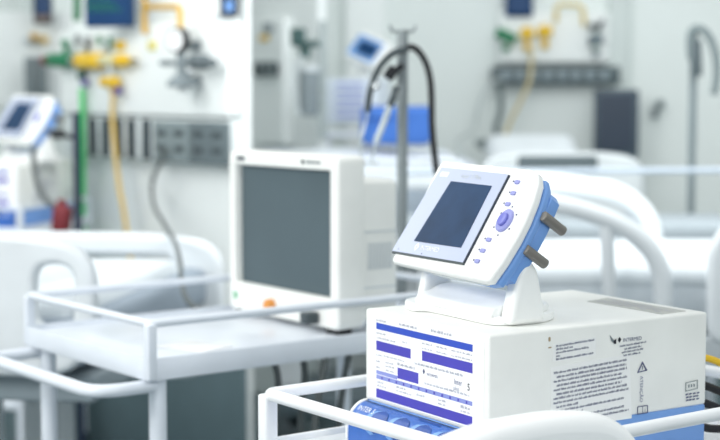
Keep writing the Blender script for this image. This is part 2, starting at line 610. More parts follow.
    for k in range(4):
        for j in range(9):
            if random.random() < 0.8:
                u = -0.195 + j * 0.018
                st.quad(*[Vector((u + a, 0.384 + k * 0.011 + b, LZ + 0.0012)) for a, b in ((0, 0), (0.014, 0), (0.014, 0.003), (0, 0.003))], m=INKL)
    st.build('top_sticker', None, t)['label'] = 'grey worn sticker on the top'
    return t


vent = make_ventilator()

# ------------------------------------------------------------------ tilted control display
DZ = A.z + LZ + 0.0005


def make_display():
    t = root('control_display', 'tilted white control display with navy screen, its stand on the white ventilator unit', 'display', (A.x, A.y, DZ), VR)
    tau = R(33)
    e1 = Vector((1, 0, 0))
    e2 = Vector((0, math.sin(tau), math.cos(tau)))
    nf = e1.cross(e2)  # out of the face
    O = Vector((-0.326, 0.04, 0.078))
    M = frame(O, e1, e2, nf)
    out = [(-0.002, 0.004), (0.004, 0.0), (0.264, -0.006), (0.274, -0.003), (0.283, 0.030), (0.288, 0.070), (0.288, 0.105), (0.283, 0.142), (0.274, 0.172), (0.260, 0.190), (0.236, 0.197), (0.0, 0.202), (-0.008, 0.198), (-0.010, 0.188)]
    hs = MB().plate([out], 0.018, 0.006, M=M @ Matrix.Translation((0, 0, -0.009)), res=4).build('housing', W_PLA, t)
    # little clip on the upper edge
    k = MB()
    k.box((0, 0, 0), (0.012, 0.010, 0.014), bev=0.004)
    k.bm.transform(M @ Matrix.Translation((0.13, 0.196, -0.010)))
    k.build('latch', W_PLA, hs)
    bz = MB()
    bo = [(-0.009, 0.0185), (0.196, 0.0175), (0.197, 0.181), (0.192, 0.1825), (0.009, 0.187), (0.006, 0.185)]
    bz.plate([bo], 0.004, 0.001, M=M @ Matrix.Translation((0, 0, 0.0012)), m=BEZ)
    dk = [(0.1955, 0.0178), (0.1975, 0.0178), (0.1985, 0.181), (0.1965, 0.1808)]
    bz.plate([dk], 0.0044, 0.0, M=M @ Matrix.Translation((0, 0, 0.0013)), m=NAVY)
    bz.plate([[(-0.007, 0.0155), (0.1975, 0.0145), (0.1975, 0.018), (-0.007, 0.019)]], 0.0038, 0.0, M=M @ Matrix.Translation((0, 0, 0.0010)), m=DKGR)
    # small prints on the bezel
    for (u, v, s_) in ((0.008, 0.024, 0.0022), (0.078, 0.022, 0.0022)):
        bz.plate([rrect(s_, s_, s_ * 0.4, cx=u, cy=v)], 0.0004, M=M @ Matrix.Translation((0, 0, 0.0034)), m=INK)
    bz.plate([[(0.055, 0.0255), (0.0605, 0.033), (0.055, 0.0405), (0.0495, 0.033)], [(0.055, 0.029), (0.058, 0.033), (0.055, 0.037), (0.052, 0.033)]], 0.0004, M=M @ Matrix.Translation((0, 0, 0.0034)), m=W_PAN)
    bz.text('INTERMED', 0.011, M @ Matrix.Translation((0.067, 0.029, 0.0036)), W_PAN)
    bz.plate([rrect(0.022, 0.0085, 0.001, cx=0.027, cy=0.173)], 0.0004, M=M @ Matrix.Translation((0, 0, 0.0034)), m=W_PAN)
    bz.text('iX', 0.008, M @ Matrix.Translation((0.020, 0.170, 0.0038)), LTG)
    bz.text('Inter 5 Plus', 0.012, M @ Matrix.Translation((0.076, 0.1685, 0.0036)), LTG)
    bz = bz.build('bezel', None, hs)
    sc = MB()
    sc.plate([[(0.040, 0.0425), (0.172, 0.0425), (0.170, 0.158), (0.056, 0.1605)]], 0.0012, 0.0, M=M @ Matrix.Translation((0, 0, 0.0036)))
    sc.build('screen', SCR, hs)['label'] = 'dark navy screen'
    # push buttons
    for (px, py) in BUT:
        r = ray(px, py)
        inv = (Matrix.Translation((A.x, A.y, DZ)) @ Matrix.Rotation(VR, 4, 'Z') @ M).inverted()
        o_, d_ = inv @ Vector((0, 0, H)), (inv.to_3x3() @ r)
        q = o_ + d_ * (-(o_.z - 0.0015) / d_.z)
        MB().plate([rrect(0.0115, 0.0072, 0.0028)], 0.003, 0.001, M=M @ Matrix.Translation((q.x, q.y, 0.0012))).build('button', LILAC, hs)
        mk = MB()
        mk.plate([rrect(0.003, 0.003, 0.0012, cx=q.x - 0.011, cy=q.y + 0.0015)], 0.0006, M=M @ Matrix.Translation((0, 0, 0.0004)), m=INK)
        mk.build('button_mark', None, hs)
    d = MB()
    qd = Vector((0.2425, 0.100, 0))
    d.lathe([(0.0182, 0.0), (0.0182, 0.0030), (0.0165, 0.0045), (0.0145, 0.0045)], M=M @ Matrix.Translation((qd.x, qd.y, 0)) @ Matrix.Diagonal((0.92, 1.12, 1, 1)), m=LILAC, n=32)
    d.lathe([(0.0105, 0.004), (0.0105, 0.0075), (0.009, 0.009), (0.004, 0.0085), (0.001, 0.0082)], M=M @ Matrix.Translation((qd.x, qd.y, 0)) @ Matrix.Diagonal((0.92, 1.12, 1, 1)), m=LILAC2, n=32)
    for a in range(0, 360, 60):
        d.plate([rrect(0.003, 0.003, 0.001, cx=qd.x + 0.0225 * math.cos(R(a + 30)), cy=qd.y + 0.026 * math.sin(R(a + 30)))], 0.0005, M=M @ Matrix.Translation((0, 0, 0.0004)), m=INK)
    d.build('dial', None, hs)['label'] = 'round violet dial'
    # blue rear shell
    b = MB()
    sh = [(0.03, 0.012), (0.14, 0.0), (0.258, -0.004), (0.277, 0.0), (0.285, 0.030), (0.290, 0.070), (0.290, 0.105), (0.286, 0.142), (0.277, 0.172), (0.262, 0.188), (0.02, 0.195), (0.005, 0.18)]
    b.plate([sh], 0.014, 0.004, M=M @ Matrix.Translation((0, 0, -0.0245)), m=BLUE)
    b.plate([[(0.02, 0.006), (0.13, -0.004), (0.255, -0.005), (0.255, 0.03), (0.02, 0.03)]], 0.006, 0.002, M=M @ Matrix.Translation((0, 0, -0.020)), m=LTG)
    rb = [(0.06, 0.03), (0.255, 0.012), (0.278, 0.016), (0.286, 0.06), (0.288, 0.11), (0.283, 0.162), (0.27, 0.172), (0.06, 0.174)]
    b.plate([rb], 0.022, 0.003, M=M @ Matrix.Translation((0, 0, -0.041)), m=BLUE)
    b.build('rear_shell', None, t)['label'] = 'blue rear shell'
    for (u, v) in ((0.2915, 0.128), (0.288, 0.068)):
        c = MB()
        c.cyl(M @ Vector((u, v, -0.024)), M @ Vector((u, v, -0.074)), 0.0085, n=20, bev=0.002)
        c.build('mounting_rod', GUN, t)['label'] = 'dark grey rod on the rear'
    # stand: footplate, two ears, curved cradle
    s = MB()
    base = [(-0.312, 0.055), (-0.262, 0.040), (-0.25, 0.062), (-0.20, 0.062), (-0.10, 0.058), (-0.068, 0.060), (-0.052, 0.085), (-0.048, 0.13), (-0.058, 0.17), (-0.085, 0.2), (-0.13, 0.215), (-0.26, 0.215), (-0.31, 0.2), (-0.33, 0.15), (-0.33, 0.09)]
    bsm = [(p.x, p.y) for p in fillet([(x, y, 0) for x, y in base], 0.02, 4, closed=True)]
    s.plate([bsm], 0.014, 0.003, M=Matrix.Translation((0, 0, 0.0072)))
    s.plate([[(p[0] * 0.9 - 0.019, p[1] * 0.85 + 0.026) for p in bsm]], 0.012, 0.004, M=Matrix.Translation((0, 0, 0.0185)))
    st = s.build('footplate', W_PLA, t)
    ear = [(-0.034, 0.0), (0.042, 0.0), (0.036, 0.03), (0.030, 0.06), (0.024, 0.085), (0.012, 0.099), (-0.004, 0.096), (-0.014, 0.080), (-0.024, 0.045)]
    ear = [(p.x, p.y) for p in fillet([(x, y, 0) for x, y in ear], 0.012, 4, closed=True)]
    for xx in (-0.056, -0.293):
        e = MB().plate([ear], 0.030 if xx > -0.1 else 0.024, 0.010, M=frame((xx, 0.105, 0.002), (0, 1, 0), (0, 0, 1), (1, 0, 0)), res=4)
        e.build('upright', W_PLA, t)
    cr = MB()
    pr = [(0.055, 0.012), (0.165, 0.012), (0.165, 0.030), (0.14, 0.044), (0.11, 0.042), (0.085, 0.032), (0.06, 0.026)]
    cr.plate([[(p.x, p.y) for p in fillet([(x, y, 0) for x, y in pr], 0.01, 4, closed=True)]], 0.21, 0.003, M=frame((-0.175, 0, 0), (0, 1, 0), (0, 0, 1), (1, 0, 0)))
    cr.build('cradle', W_PLA, t)
    return t


BUT = [(517, 182), (513, 193), (507.5, 204), (488.5, 239.5), (482.5, 250.5), (477, 261)]
disp = make_display()


def lp(o, rz, x, y, z=0.0):
    return Vector((o.x + x * math.cos(rz) - y * math.sin(rz), o.y + x * math.sin(rz) + y * math.cos(rz), z))


# ------------------------------------------------------------------ trolleys
def trolley(label, loc, rz, x0, x1, y0, y1, zr, zd, rr, lip, handle=None, ped=0.018, m=W_POW, group=None, scale=1.0):
    t = root('equipment_trolley', label, 'trolley', (loc[0], loc[1], 0), rz, group, scale)
    dk = MB()
    dk.box(((x0 + x1) / 2, (y0 + y1) / 2, zd - lip / 2), (x1 - x0, y1 - y0, lip), bev=0.006, seg=3)
    for (cx, cy, sx, sy) in (((x0 + x1) / 2, y0 - 0.004, x1 - x0 + 0.012, 0.010), ((x0 + x1) / 2, y1 + 0.004, x1 - x0 + 0.012, 0.010), (x0 - 0.004, (y0 + y1) / 2, 0.010, y1 - y0 + 0.012), (x1 + 0.004, (y0 + y1) / 2, 0.010, y1 - y0 + 0.012)):
        dk.box((cx, cy, zd - lip / 2 + 0.004), (sx, sy, lip + 0.010), bev=0.003, seg=2)
    dk.build('tray', m, t)
    ra = MB()
    ra.tube(fillet([(x0, y0, zr), (x1, y0, zr), (x1, y1, zr), (x0, y1, zr)], rr * 1.6, 5, closed=True), rr, 14, closed=True)
    ra.build('guard_rail', m, t)
    for (x, y) in ((x0, y0), (x1, y0), (x1, y1), (x0, y1)):
        MB().box((x, y, (zd - lip + zr) / 2), (rr * 2.5, rr * 2.5, zr - zd + lip), bev=rr * 0.5).build('rail_post', m, t)
    for (x, y) in ((x0 + 0.03, y0 + 0.03), (x1 - 0.025, y0 + 0.03), (x1 - 0.025, y1 - 0.03), (x0 + 0.03, y1 - 0.03)):
        lg = MB().cyl((x, y, 0.10), (x, y, zd - lip), ped, n=18).build('leg', m, t)
        w = MB()
        w.cyl((x - 0.012, y, 0.05), (x + 0.012, y, 0.05), 0.05, n=24, bev=0.005)
        w.box((x, y, 0.088), (0.036, 0.05, 0.03), bev=0.006)
        w.build('caster', DKGR, lg)
    MB().box(((x0 + x1) / 2, (y0 + y1) / 2, 0.32), (x1 - x0 - 0.06, y1 - y0 - 0.06, 0.025), bev=0.005).build('lower_shelf', m, t)
    if handle:
        hy, hz, hr = handle
        MB().tube(fillet([(x1 - 0.02, y0 + 0.02, hz), (x1 - 0.02, hy, hz), (x0 + 0.02, hy, hz), (x0 + 0.02, y0 + 0.02, hz)], 0.07, 8), hr, 14).build('push_handle', m, t)
    return t


trolley('white railed trolley under the ventilator unit with the tilted display', lp(A, VR, -0.401, -0.158), R(-53.5), 0.0, 0.555, 0.0, 0.76, 1.05, 0.9643, 0.0105, 0.035, m=W_POW2)
T0 = Vector((-0.414, 2.93, 0))
TR = R(-52)
trolley('white railed trolley with curved push handle, holding the grey-screened monitor', T0, TR, -0.54, 0.0, 0.0, 0.90, 1.10, 1.022, 0.0085, 0.035, handle=(-0.112, 0.972, 0.0135))


# ------------------------------------------------------------------ big monitor on the left trolley
def make_monitor():
    t = root('patient_monitor', 'boxy white monitor with large slate grey screen, standing on the trolley with curved push handle', 'monitor', lp(T0, TR, -0.027, 0.486, 1.022), R(-53.4))
    w, h, dp = 0.453, 0.384, 0.075
    fr_ = MB()
    fr_.plate([rrect(w, h, 0.018, cx=-w / 2, cy=h / 2), [(-w + 0.026, h - 0.034), (-w + 0.026, 0.068), (-0.034, 0.068), (-0.034, h - 0.034)]], dp, 0.008, M=frame((0, dp / 2, 0.012), (1, 0, 0), (0, 0, 1), (0, -1, 0)), res=3)
    fr_ = fr_.build('front_housing', W_BOX, t)
    MB().box((-w / 2 + 0.004, dp / 2 + 0.006, 0.012 + h / 2 + 0.016), (w - 0.05, dp - 0.03, h - 0.09)).build('screen', SCRG, t)['label'] = 'slate grey screen'
    mk = MB()
    Mt = frame((0, -0.001, 0.012), (1, 0, 0), (0, 0, 1), (0, -1, 0))
    mk.plate([rrect(0.034, 0.009, 0.002, cx=-w + 0.058, cy=h - 0.018)], 0.001, M=Mt, m=NAVY)
    mk.build('name_plate', None, fr_)
    mk = MB()
    mk.plate([rrect(0.010, 0.010, 0.004, cx=-0.135, cy=h - 0.017)], 0.001, M=Mt, m=DKGR)
    for k in range(7):
        mk.plate([rrect(0.006, 0.006, 0.001, cx=-0.12 + k * 0.0085, cy=h - 0.017)], 0.001, M=Mt, m=MIDG)
    mk.build('printed_mark', None, fr_)
    mk = MB()
    mk.plate([rrect(0.016, 0.016, 0.003, cx=-w + 0.03, cy=0.036)], 0.001, M=Mt, m=mat('green_led', (120, 190, 150), 0.4))
    mk.build('indicator', None, fr_)
    o = MB()
    o.lathe([(0.014, 0), (0.014, 0.014), (0.011, 0.018), (0.001, 0.018)], M=Mt @ Matrix.Translation((-0.262, 0.030, 0)))
    o.build('knob', ORANGE, t)['label'] = 'orange knob'
    for k in range(3):
        o = MB()
        o.plate([rrect(0.022, 0.007, 0.003, cx=-0.235 + k * 0.034, cy=0.028)], 0.003, 0.001, M=Mt)
        o.build('button', LTG, t)
    c = MB()
    c.box((-0.085, -0.018, 0.034), (0.03, 0.034, 0.026), bev=0.004)
    c.build('connector', DKGR, t)['label'] = 'dark grey connector plug'
    bd = MB()
    bd.box((-w / 2, dp + 0.050, 0.012 + h / 2 - 0.022), (w - 0.030, 0.11, h - 0.065), bev=0.016, seg=4)
    bd = bd.build('rear_housing', W_BOX, t)
    vg = MB()
    for zz in (0.10, 0.225):
        MB().box((-0.0145, dp + 0.050, zz), (0.003, 0.09, 0.004)).build('panel_joint', LTG, bd)
    for k in range(8):
        vg.box((-0.0145, dp + 0.02 + k * 0.009, 0.17), (0.003, 0.006, 0.06), bev=0.001)
    vg.build('vent_slot', LTG, bd)
    for (x, y) in ((-w + 0.04, 0.03), (-0.04, 0.03), (-w + 0.04, 0.15), (-0.04, 0.15)):
        MB().box((x, y, 0.008), (0.05, 0.04, 0.016), bev=0.004).build('foot', BLACK, t)
    return t


make_monitor()
pp = MB()
pp.box((0, 0, 0), (0.13, 0.10, 0.0016), bev=0.0005)
pp = tag(pp.build('paper_sheet', W_PAN), 'white sheet of paper lying in the tray of the handled trolley', 'paper')
pp.location = lp(T0, TR, -0.11, 0.17, 1.0235)
pp.rotation_euler = (0, 0, R(-38))
# cables hanging under that tray
for i, (x, y, lab) in enumerate(((-0.05, 0.33, 'dark hanging cable under the handled trolley, longer loop'), (-0.12, 0.45, 'dark hanging cable under the handled trolley, shorter loop'))):
    b = lp(T0, TR, x, y, 0)
    c = MB()
    top = 0.987
    c.tube(smooth_path([b + Vector((0, 0, top)), b + Vector((0.01, 0, 0.93)), b + Vector((0.0, 0.02, 0.80)), b + Vector((0.03, 0, 0.62 + 0.1 * i)), b + Vector((0.08, 0, 0.72)), b + Vector((0.09, 0.0, 0.86)), b + Vector((0.11, 0.02, top))], 8), 0.0075, 10)
    tag(c.build('hanging_cable', BRONZE), lab, 'cable', 'cables under the left trolley')

# ------------------------------------------------------------------ white moulded bed end beside the front trolley
t = root('bed_end_panel', 'white moulded bed end with rounded top corner, standing in front of the ventilator trolley', 'bed panel', lp(A, VR, 0.215, -0.20, 0), VR)
Mp = frame((0, 0, 0), (0, 1, 0), (0, 0, 1), (1, 0, 0))
ol = [(-0.55, 0.35), (0.312, 0.35), (0.312, 0.98), (0.298, 1.06), (0.238, 1.108), (0.148, 1.121), (0.03, 1.1185), (-0.03, 1.107), (-0.13, 1.08), (-0.3, 1.04), (-0.55, 0.98)]
MB().plate([[(p.x, p.y) for p in fillet([(x, y, 0) for x, y in ol], 0.05, 5, closed=True)]], 0.06, 0.024, M=Mp, res=4).build('panel', mat('panel_bright_white', (252, 253, 253), 0.35, var=0.01), t)
for yy in (-0.45, 0.2):
    MB().cyl((0, yy, 0.0), (0, yy, 0.40), 0.022, n=18).build('leg', W_POW, t)

# hoses behind the ventilator on its far side
def vp(x, y, z):
    return lp(A, VR, x, y, A.z + z)
c = MB().tube(smooth_path([vp(-0.03, 0.462, 0.145), vp(-0.02, 0.50, 0.135), vp(0.01, 0.56, 0.10), vp(0.03, 0.62, 0.12), vp(0.04, 0.75, 0.14)], 8), 0.006, 10)
tag(c.build('yellow_cable', YEL), 'yellow cable running out behind the white ventilator unit', 'cable')
for i, (z0, z1, lab) in enumerate(((0.10, 0.03, 'black hose behind the ventilator unit, topmost of three below the yellow cable'), (0.07, 0.0, 'black hose behind the ventilator unit, middle of three below the yellow cable'), (0.03, 0.005, 'black hose behind the ventilator unit, lowest of three below the yellow cable'))):
    c = MB().tube(smooth_path([vp(-0.03, 0.460, z0), vp(-0.02, 0.49, z0 - 0.01), vp(0.0, 0.54, (z0 + z1) / 2), vp(0.02, 0.585, max(0.012, z1 + 0.008))], 8), 0.007, 10)
    tag(c.build('black_hose', BLACK), lab, 'hose', 'black hoses behind the ventilator')


# ------------------------------------------------------------------ IV pole with breathing hoses
def pole(label, px, d, ztop, r, m=POLE, hooks=True, group=None, base_r=0.24):
    b = P(px, 95, d)
    t = root('infusion_pole', label, 'pole', (b.x, b.y, 0), 0, group)
    MB().cyl((0, 0, 0.06), (0, 0, ztop), r, n=20).build('upright', m, t)
    MB().cyl((0, 0, 0.35), (0, 0, 0.95), r * 1.4, n=20, bev=0.003).build('sleeve', m, t)
    if hooks:
        for s_ in (-1, 1):
            MB().tube(smooth_path([(0, 0, ztop - 0.005), (s_ * 0.02, 0, ztop - 0.004), (s_ * 0.028, 0, ztop - 0.002), (s_ * 0.034, 0, ztop + 0.012)], 6), 0.004, 8).build('hook', m, t)
    for k in range(5):
        a = R(72 * k + 20)
        lg = MB().tube([(0, 0, 0.10), (0.5 * base_r * math.cos(a), 0.5 * base_r * math.sin(a), 0.09), (base_r * math.cos(a), base_r * math.sin(a), 0.06)], 0.014, 10).build('leg', m, t)
        MB().cyl((base_r * math.cos(a) - 0.01, base_r * math.sin(a), 0.03), (base_r * math.cos(a) + 0.01, base_r * math.sin(a), 0.03), 0.03, n=16).build('caster', BLACK, lg)
    return t


PD = 3.98
pole('dark steel infusion pole behind the tilted display, carrying black breathing hoses', 402.5, PD, P(402, 30, PD).z, 0.0145, base_r=0.2)
br = root('breathing_circuit', 'black breathing hose looped over the dark steel pole behind the display', 'hose', P(402, 60, PD - 0.03))
MB().tube(smooth_path([P(x, y, PD - 0.035) for x, y in ((405, 49), (412, 47), (420, 53), (427, 66), (430.5, 82), (431.5, 100), (432, 125), (434, 150), (437, 175))], 8), 0.0088, 12).build('hose', BLACK, br, world=True)
MB().tube(smooth_path([P(x, y, PD - 0.04) for x, y in ((408, 50), (398, 51), (388, 57), (379, 68), (372, 84), (369, 98), (367.5, 112))], 8), 0.0088, 12).build('hose', DKGR, br, world=True)
g = MB()
g.cyl(P(375, 82, PD - 0.055), P(377, 88, PD - 0.055), 0.0105, n=16)
g.ball(P(376, 87, PD - 0.06), 0.009)
g.build('ring', CHROME, br, world=True)['label'] = 'shiny metal ring'
g = MB()
g.box(P(391, 73, PD - 0.03), (0.03, 0.03, 0.036), rot=(0, R(35), 0), bev=0.006)
g.cyl(P(391, 73, PD - 0.03), P(402, 66, PD - 0.01), 0.009)
g.build('clamp', BLACK, br, world=True)
MB().tube(smooth_path([P(x, y, PD - 0.05) for x, y in ((398, 92), (391, 103), (384, 122), (376, 142))], 8), 0.0085, 12).build('clear_connector', CLEAR, br, world=True)['label'] = 'clear plastic tube'
MB().tube(smooth_path([P(x, y, PD - 0.05) for x, y in ((397, 86), (394, 96), (390, 106))], 8), 0.0095, 12).build('hose', DKGR, br, world=True)
MB().tube(smooth_path([P(x, y, PD - 0.05) for x, y in ((376, 142), (373, 155), (372, 162), (378, 164))], 8), 0.0035, 8).build('clear_line', CLEAR, br, world=True)
MB().tube(smooth_path([P(x, y, PD - 0.05) for x, y in ((367.5, 112), (366, 122), (361, 140), (361, 155), (366, 162), (378, 164))], 8), 0.003, 8).build('clear_line', CLEAR, br, world=True)


# ------------------------------------------------------------------ hospital beds
def bed_frame(t, w, L, zt, m=W_BED):
    MB().box((0, 0, zt - 0.17), (w - 0.06, L - 0.1, 0.07), bev=0.012).build('bed_frame', m, t)
    MB().box((0, 0, 0.22), (w - 0.25, L - 0.5, 0.10), bev=0.02).build('undercarriage', mat('undercarriage_slate', (92, 106, 112), 0.5), t)
    for y in (-0.45, 0.45):
        MB().box((0, y * L / 2, (zt + 0.05) / 2), (0.12, 0.14, zt - 0.25), bev=0.01).build('lift_column', W_BED, t)
    for sx in (-1, 1):
        for sy in (-1, 1):
            w_ = MB()
            w_.cyl((sx * (w / 2 - 0.12) - 0.02, sy * (L / 2 - 0.28), 0.075), (sx * (w / 2 - 0.12) + 0.02, sy * (L / 2 - 0.28), 0.075), 0.075, n=24, bev=0.008)
            w_.box((sx * (w / 2 - 0.12), sy * (L / 2 - 0.28), 0.15), (0.03, 0.05, 0.06), bev=0.005)
            w_.build('caster', DKGR, t)


def sheet(t, w, L, z, y0=0.0, h=0.0):
    """soft white sheet hanging a little over the mattress edges"""
    s_ = MB()
    s_.box((0, y0, z + 0.012), (w + 0.012, L, 0.075), bev=0.034, seg=4)
    if h:
        s_.ball((0, y0, z + 0.03), 1, sc=(w * 0.42, L * 0.42, h))
    return s_.build('sheet', W_LIN, t)


def board(w, z0, z1, r, th, holes, m, name, t, y, lean=0.0):
    ol = [(-w / 2, z0, 0), (w / 2, z0, 0), (w / 2, z1 - 0.03, 0), (w * 0.28, z1, 0), (-w * 0.28, z1, 0), (-w / 2, z1 - 0.03, 0)]
    o_ = [(p.x, p.y) for p in fillet(ol, r, 6, closed=True)]
    lo = [o_] + [rrect(hw, hh, hr, cx=cx, cy=cz) for (cx, cz, hw, hh, hr) in holes]
    b = MB().plate(lo, th, min(th * 0.42, 0.02), M=frame((0, y, 0), (1, 0, 0), (0, 0, 1), (0, -1, 0)), res=4)
    return b.build(name, m, t)


# bed against the service wall
BR = R(-9)
bw, bl = 0.95, 1.25
ft = P(98, 300, 3.62); ft.z = 0
bax = Vector((-math.sin(BR), math.cos(BR), 0)); brt = Vector((math.cos(BR), math.sin(BR), 0))
b1 = root('hospital_bed', 'white hospital bed with moulded handled end board, below the yellow and green regulators', 'bed', ft - brt * bw / 2 + bax * bl / 2, BR)
bed_frame(b1, bw, bl, 0.99, mat('bed_frame_grey', (150, 162, 168), 0.5))
board(bw, 0.86, 1.215, 0.17, 0.045, [(bw / 2 - 0.105, 1.062, 0.098, 0.155, 0.045), (-bw / 2 + 0.105, 1.062, 0.098, 0.155, 0.045)], W_BED, 'footboard', b1, -bl / 2)
board(bw, 0.62, 1.10, 0.17, 0.045, [(0, 0.985, 0.6, 0.08, 0.03)], W_BED, 'headboard', b1, bl / 2)
MB().box((0, 0, 0.935), (bw - 0.09, bl - 0.07, 0.12), bev=0.03, seg=4).build('mattress', G_MAT, b1)['label'] = 'blue grey mattress'
sh1 = MB()
sh1.box((-0.03, -0.05, 0.995), (bw - 0.13, bl - 0.24, 0.08), bev=0.035, seg=4)
sh1.ball((-0.16, 0.0, 1.0), 1, sc=(0.40, 0.46, 0.155))
sh1.build('sheet', W_LIN, b1)

# bed with tubular side rails behind the ventilator
b2y = 4.62
b2 = root('hospital_bed', 'white hospital bed with thick rounded tubular side rails, behind the blue-backed display', 'bed', (1.28, b2y, 0), R(90))
bed_frame(b2, 0.86, 2.1, 1.0)
MB().box((0, 0, 0.965), (0.80, 2.02, 0.13), bev=0.03, seg=4).build('mattress', mat('mattress_pale_grey', (214, 221, 226), 0.8), b2)
sheet(b2, 0.80, 1.98, 1.02, 0.0)
b2i = (Matrix.Translation((1.28, b2y, 0)) @ Matrix.Rotation(R(90), 4, 'Z')).inverted()


def side_rail(pts, d, r, bars, t):
    q = fillet([P(x, y, d) for x, y in pts], 0.12, 8)
    s_ = MB().tube(q, r, 16)
    o = s_.build('side_rail', W_BED, t, world=True)
    k = MB()
    for (a, b) in bars:
        k.tube([P(*a, d), P(*b, d)], r * 0.72, 12)
    if bars:
        k.build('rail_bar', W_BED, o, world=True)
    return o


side_rail([(470, 345), (478, 196), (560, 203), (628, 226), (662, 262), (664, 352)], 4.16, 0.027, [((606, 219), (612, 350))], b2)
side_rail([(478, 262), (486, 180), (565, 184), (620, 192), (650, 216), (655, 262)], 5.06, 0.036, [], b2)
pn = MB().plate([[(p.x, p.y) for p in fillet([(0.0, 0.0, 0), (0.62, 0, 0), (0.62, 0.30, 0), (0.56, 0.36, 0), (0.06, 0.36, 0), (0.0, 0.28, 0)], 0.06, 6, closed=True)]], 0.045, 0.018, M=frame(P(706, 345, 4.12), (1, 0, 0), (0, 0, 1), (0, -1, 0)), res=4)
pn.build('side_panel', W_BED, b2, world=True)
board(0.9, 0.62, 1.16, 0.15, 0.045, [], W_BED, 'headboard', b2, 1.06)

# bed below the far service rail
b3 = root('hospital_bed', 'white hospital bed with raised pillow end, under the dark socket rail beside the black screen', 'bed', (0.84, 7.0, 0), R(0))
bed_frame(b3, 0.68, 1.5, 1.0)
MB().box((0, 0, 1.0), (0.64, 1.44, 0.13), bev=0.03, seg=4).build('mattress', G_MAT, b3)
hb = MB()
hb.box((0.02, 0.40, 1.205), (0.46, 0.55, 0.14), rot=(R(22), 0, 0), bev=0.07, seg=5)
hb.build('pillow', W_LIN, b3)
sheet(b3, 0.64, 0.9, 1.045, -0.22, 0.04)
board(0.68, 0.6, 1.315, 0.14, 0.045, [], LTG, 'footboard', b3, -0.75)
fp = MB().plate([rrect(0.33, 0.075, 0.015, cx=-0.02, cy=1.262)], 0.02, 0.004, M=frame((0, -0.778, 0), (1, 0, 0), (0, 0, 1), (0, -1, 0)))
fp.build('gap_plate', mat('dark_gap_slate', (88, 100, 104), 0.5), b3)  # dark plate added to stand for the dark gap in the bed end
for s_ in (-1, 1):
    MB().tube(fillet([(s_ * 0.355, -0.6, 0.95), (s_ * 0.355, -0.6, 1.24), (s_ * 0.355, 0.5, 1.24), (s_ * 0.355, 0.5, 0.95)], 0.08, 6), 0.018, 12).build('side_rail', W_POW, b3)

# bed in the far centre bay
b4 = root('hospital_bed', 'white linen bed beyond the slate screen monitor, below the far ventilator', 'bed', (-0.06, 6.6, 0), R(90))
bed_frame(b4, 0.80, 1.1, 1.10)
MB().box((0, 0, 1.11), (0.76, 1.04, 0.16), bev=0.03, seg=4).build('mattress', G_MAT, b4)
sheet(b4, 0.76, 1.0, 1.17, 0.0)
s4 = MB()
s4.ball((0.02, 0.0, 1.19), 1, sc=(0.34, 0.48, 0.13))
s4.build('blanket', W_LIN, b4)
for s_ in (-1, 1):
    MB().tube(fillet([(s_ * 0.42, -0.5, 1.03), (s_ * 0.42, -0.5, 1.28), (s_ * 0.42, 0.45, 1.28), (s_ * 0.42, 0.45, 1.03)], 0.08, 6), 0.015, 12).build('side_rail', W_POW, b4)

# ------------------------------------------------------------------ left ventilator behind the bed (same model)
V2 = P(18, 165, 5.9)
v2 = copy_tree(vent)
v2['label'] = 'second white ventilator unit, half hidden behind the handled bed end board'
v2.scale = (1.1,) * 3
v2.location = (V2.x, V2.y, V2.z - 0.225 * 1.1)
v2.rotation_euler = (0, 0, R(-14))
d2 = copy_tree(disp)
d2['label'] = 'second tilted control display, on the ventilator unit by the navy pole'
d2.scale = (1.12,) * 3
d2.location = (V2.x + 0.035, V2.y + 0.02, V2.z + 0.001)
d2.rotation_euler = (0, 0, R(-46))
trolley('white trolley carrying the second ventilator unit behind the handled bed', (V2.x, V2.y), R(-14), -0.42, 0.05, -0.09, 0.54, V2.z - 0.165, V2.z - 0.225 * 1.1 - 0.001, 0.009, 0.03)
r_ = MB()
c0 = P(62, 219, 5.7)
r_.box(c0, (0.062, 0.06, 0.10), rot=(0, R(8), R(-20)), bev=0.012)
r_.cyl(c0 + Vector((0, 0, 0.04)), c0 + Vector((0, 0, 0.075)), 0.018)
r_ = tag(r_.build('humidifier', RED), 'maroon humidifier pot hanging beside the navy pole', 'humidifier')
h_ = MB().tube(smooth_path([P(x, y, 5.72) for x, y in ((33, 148), (34, 165), (38, 185), (46, 200), (56, 207))], 8), 0.011, 12)
tag(h_.build('breathing_hose', BRONZE), 'grey curved hose from the second display down to the maroon humidifier', 'hose')
cl = MB()
cl.box(P(58, 134, 5.75), (0.05, 0.04, 0.035), bev=0.008)
cl.cyl(P(58, 134, 5.75), P(76, 138, 5.72), 0.010)
tag(cl.build('pole_clamp', BLACK), 'black clamp between the second display and the navy pole', 'clamp')
b = P(76, 95, 5.7)
np_ = root('infusion_pole', 'navy upright pole beside the green hose', 'pole', (b.x, b.y, 0))
MB().cyl((0, 0, 0.05), (0, 0, P(76, 112, 5.7).z), 0.0155, n=18).build('upright', NAVY, np_)
for k in range(4):
    a = R(90 * k + 45)
    MB().tube([(0, 0, 0.08), (0.16 * math.cos(a), 0.16 * math.sin(a), 0.03)], 0.012, 10).build('leg', NAVY, np_)

# ------------------------------------------------------------------ service wall: console, sockets, regulators, hoses
def wall_px(px, py):
    """metres per pixel at that place on the service wall"""
    return (SP(px + 1, py) - SP(px, py)).length


SX = Vector((math.cos(SANG), math.sin(SANG), 0))


def con_x(px):
    return (SP(px, 95) - SP(74, 95)).dot(SX)


mid = SP(160, 95)
con = root('service_console', 'white service console on the wall with a row of grey sockets', 'wall panel', SP(74, 95) * 1.0, SANG)
con.location.z = 0
M0 = Matrix.Identity(4)


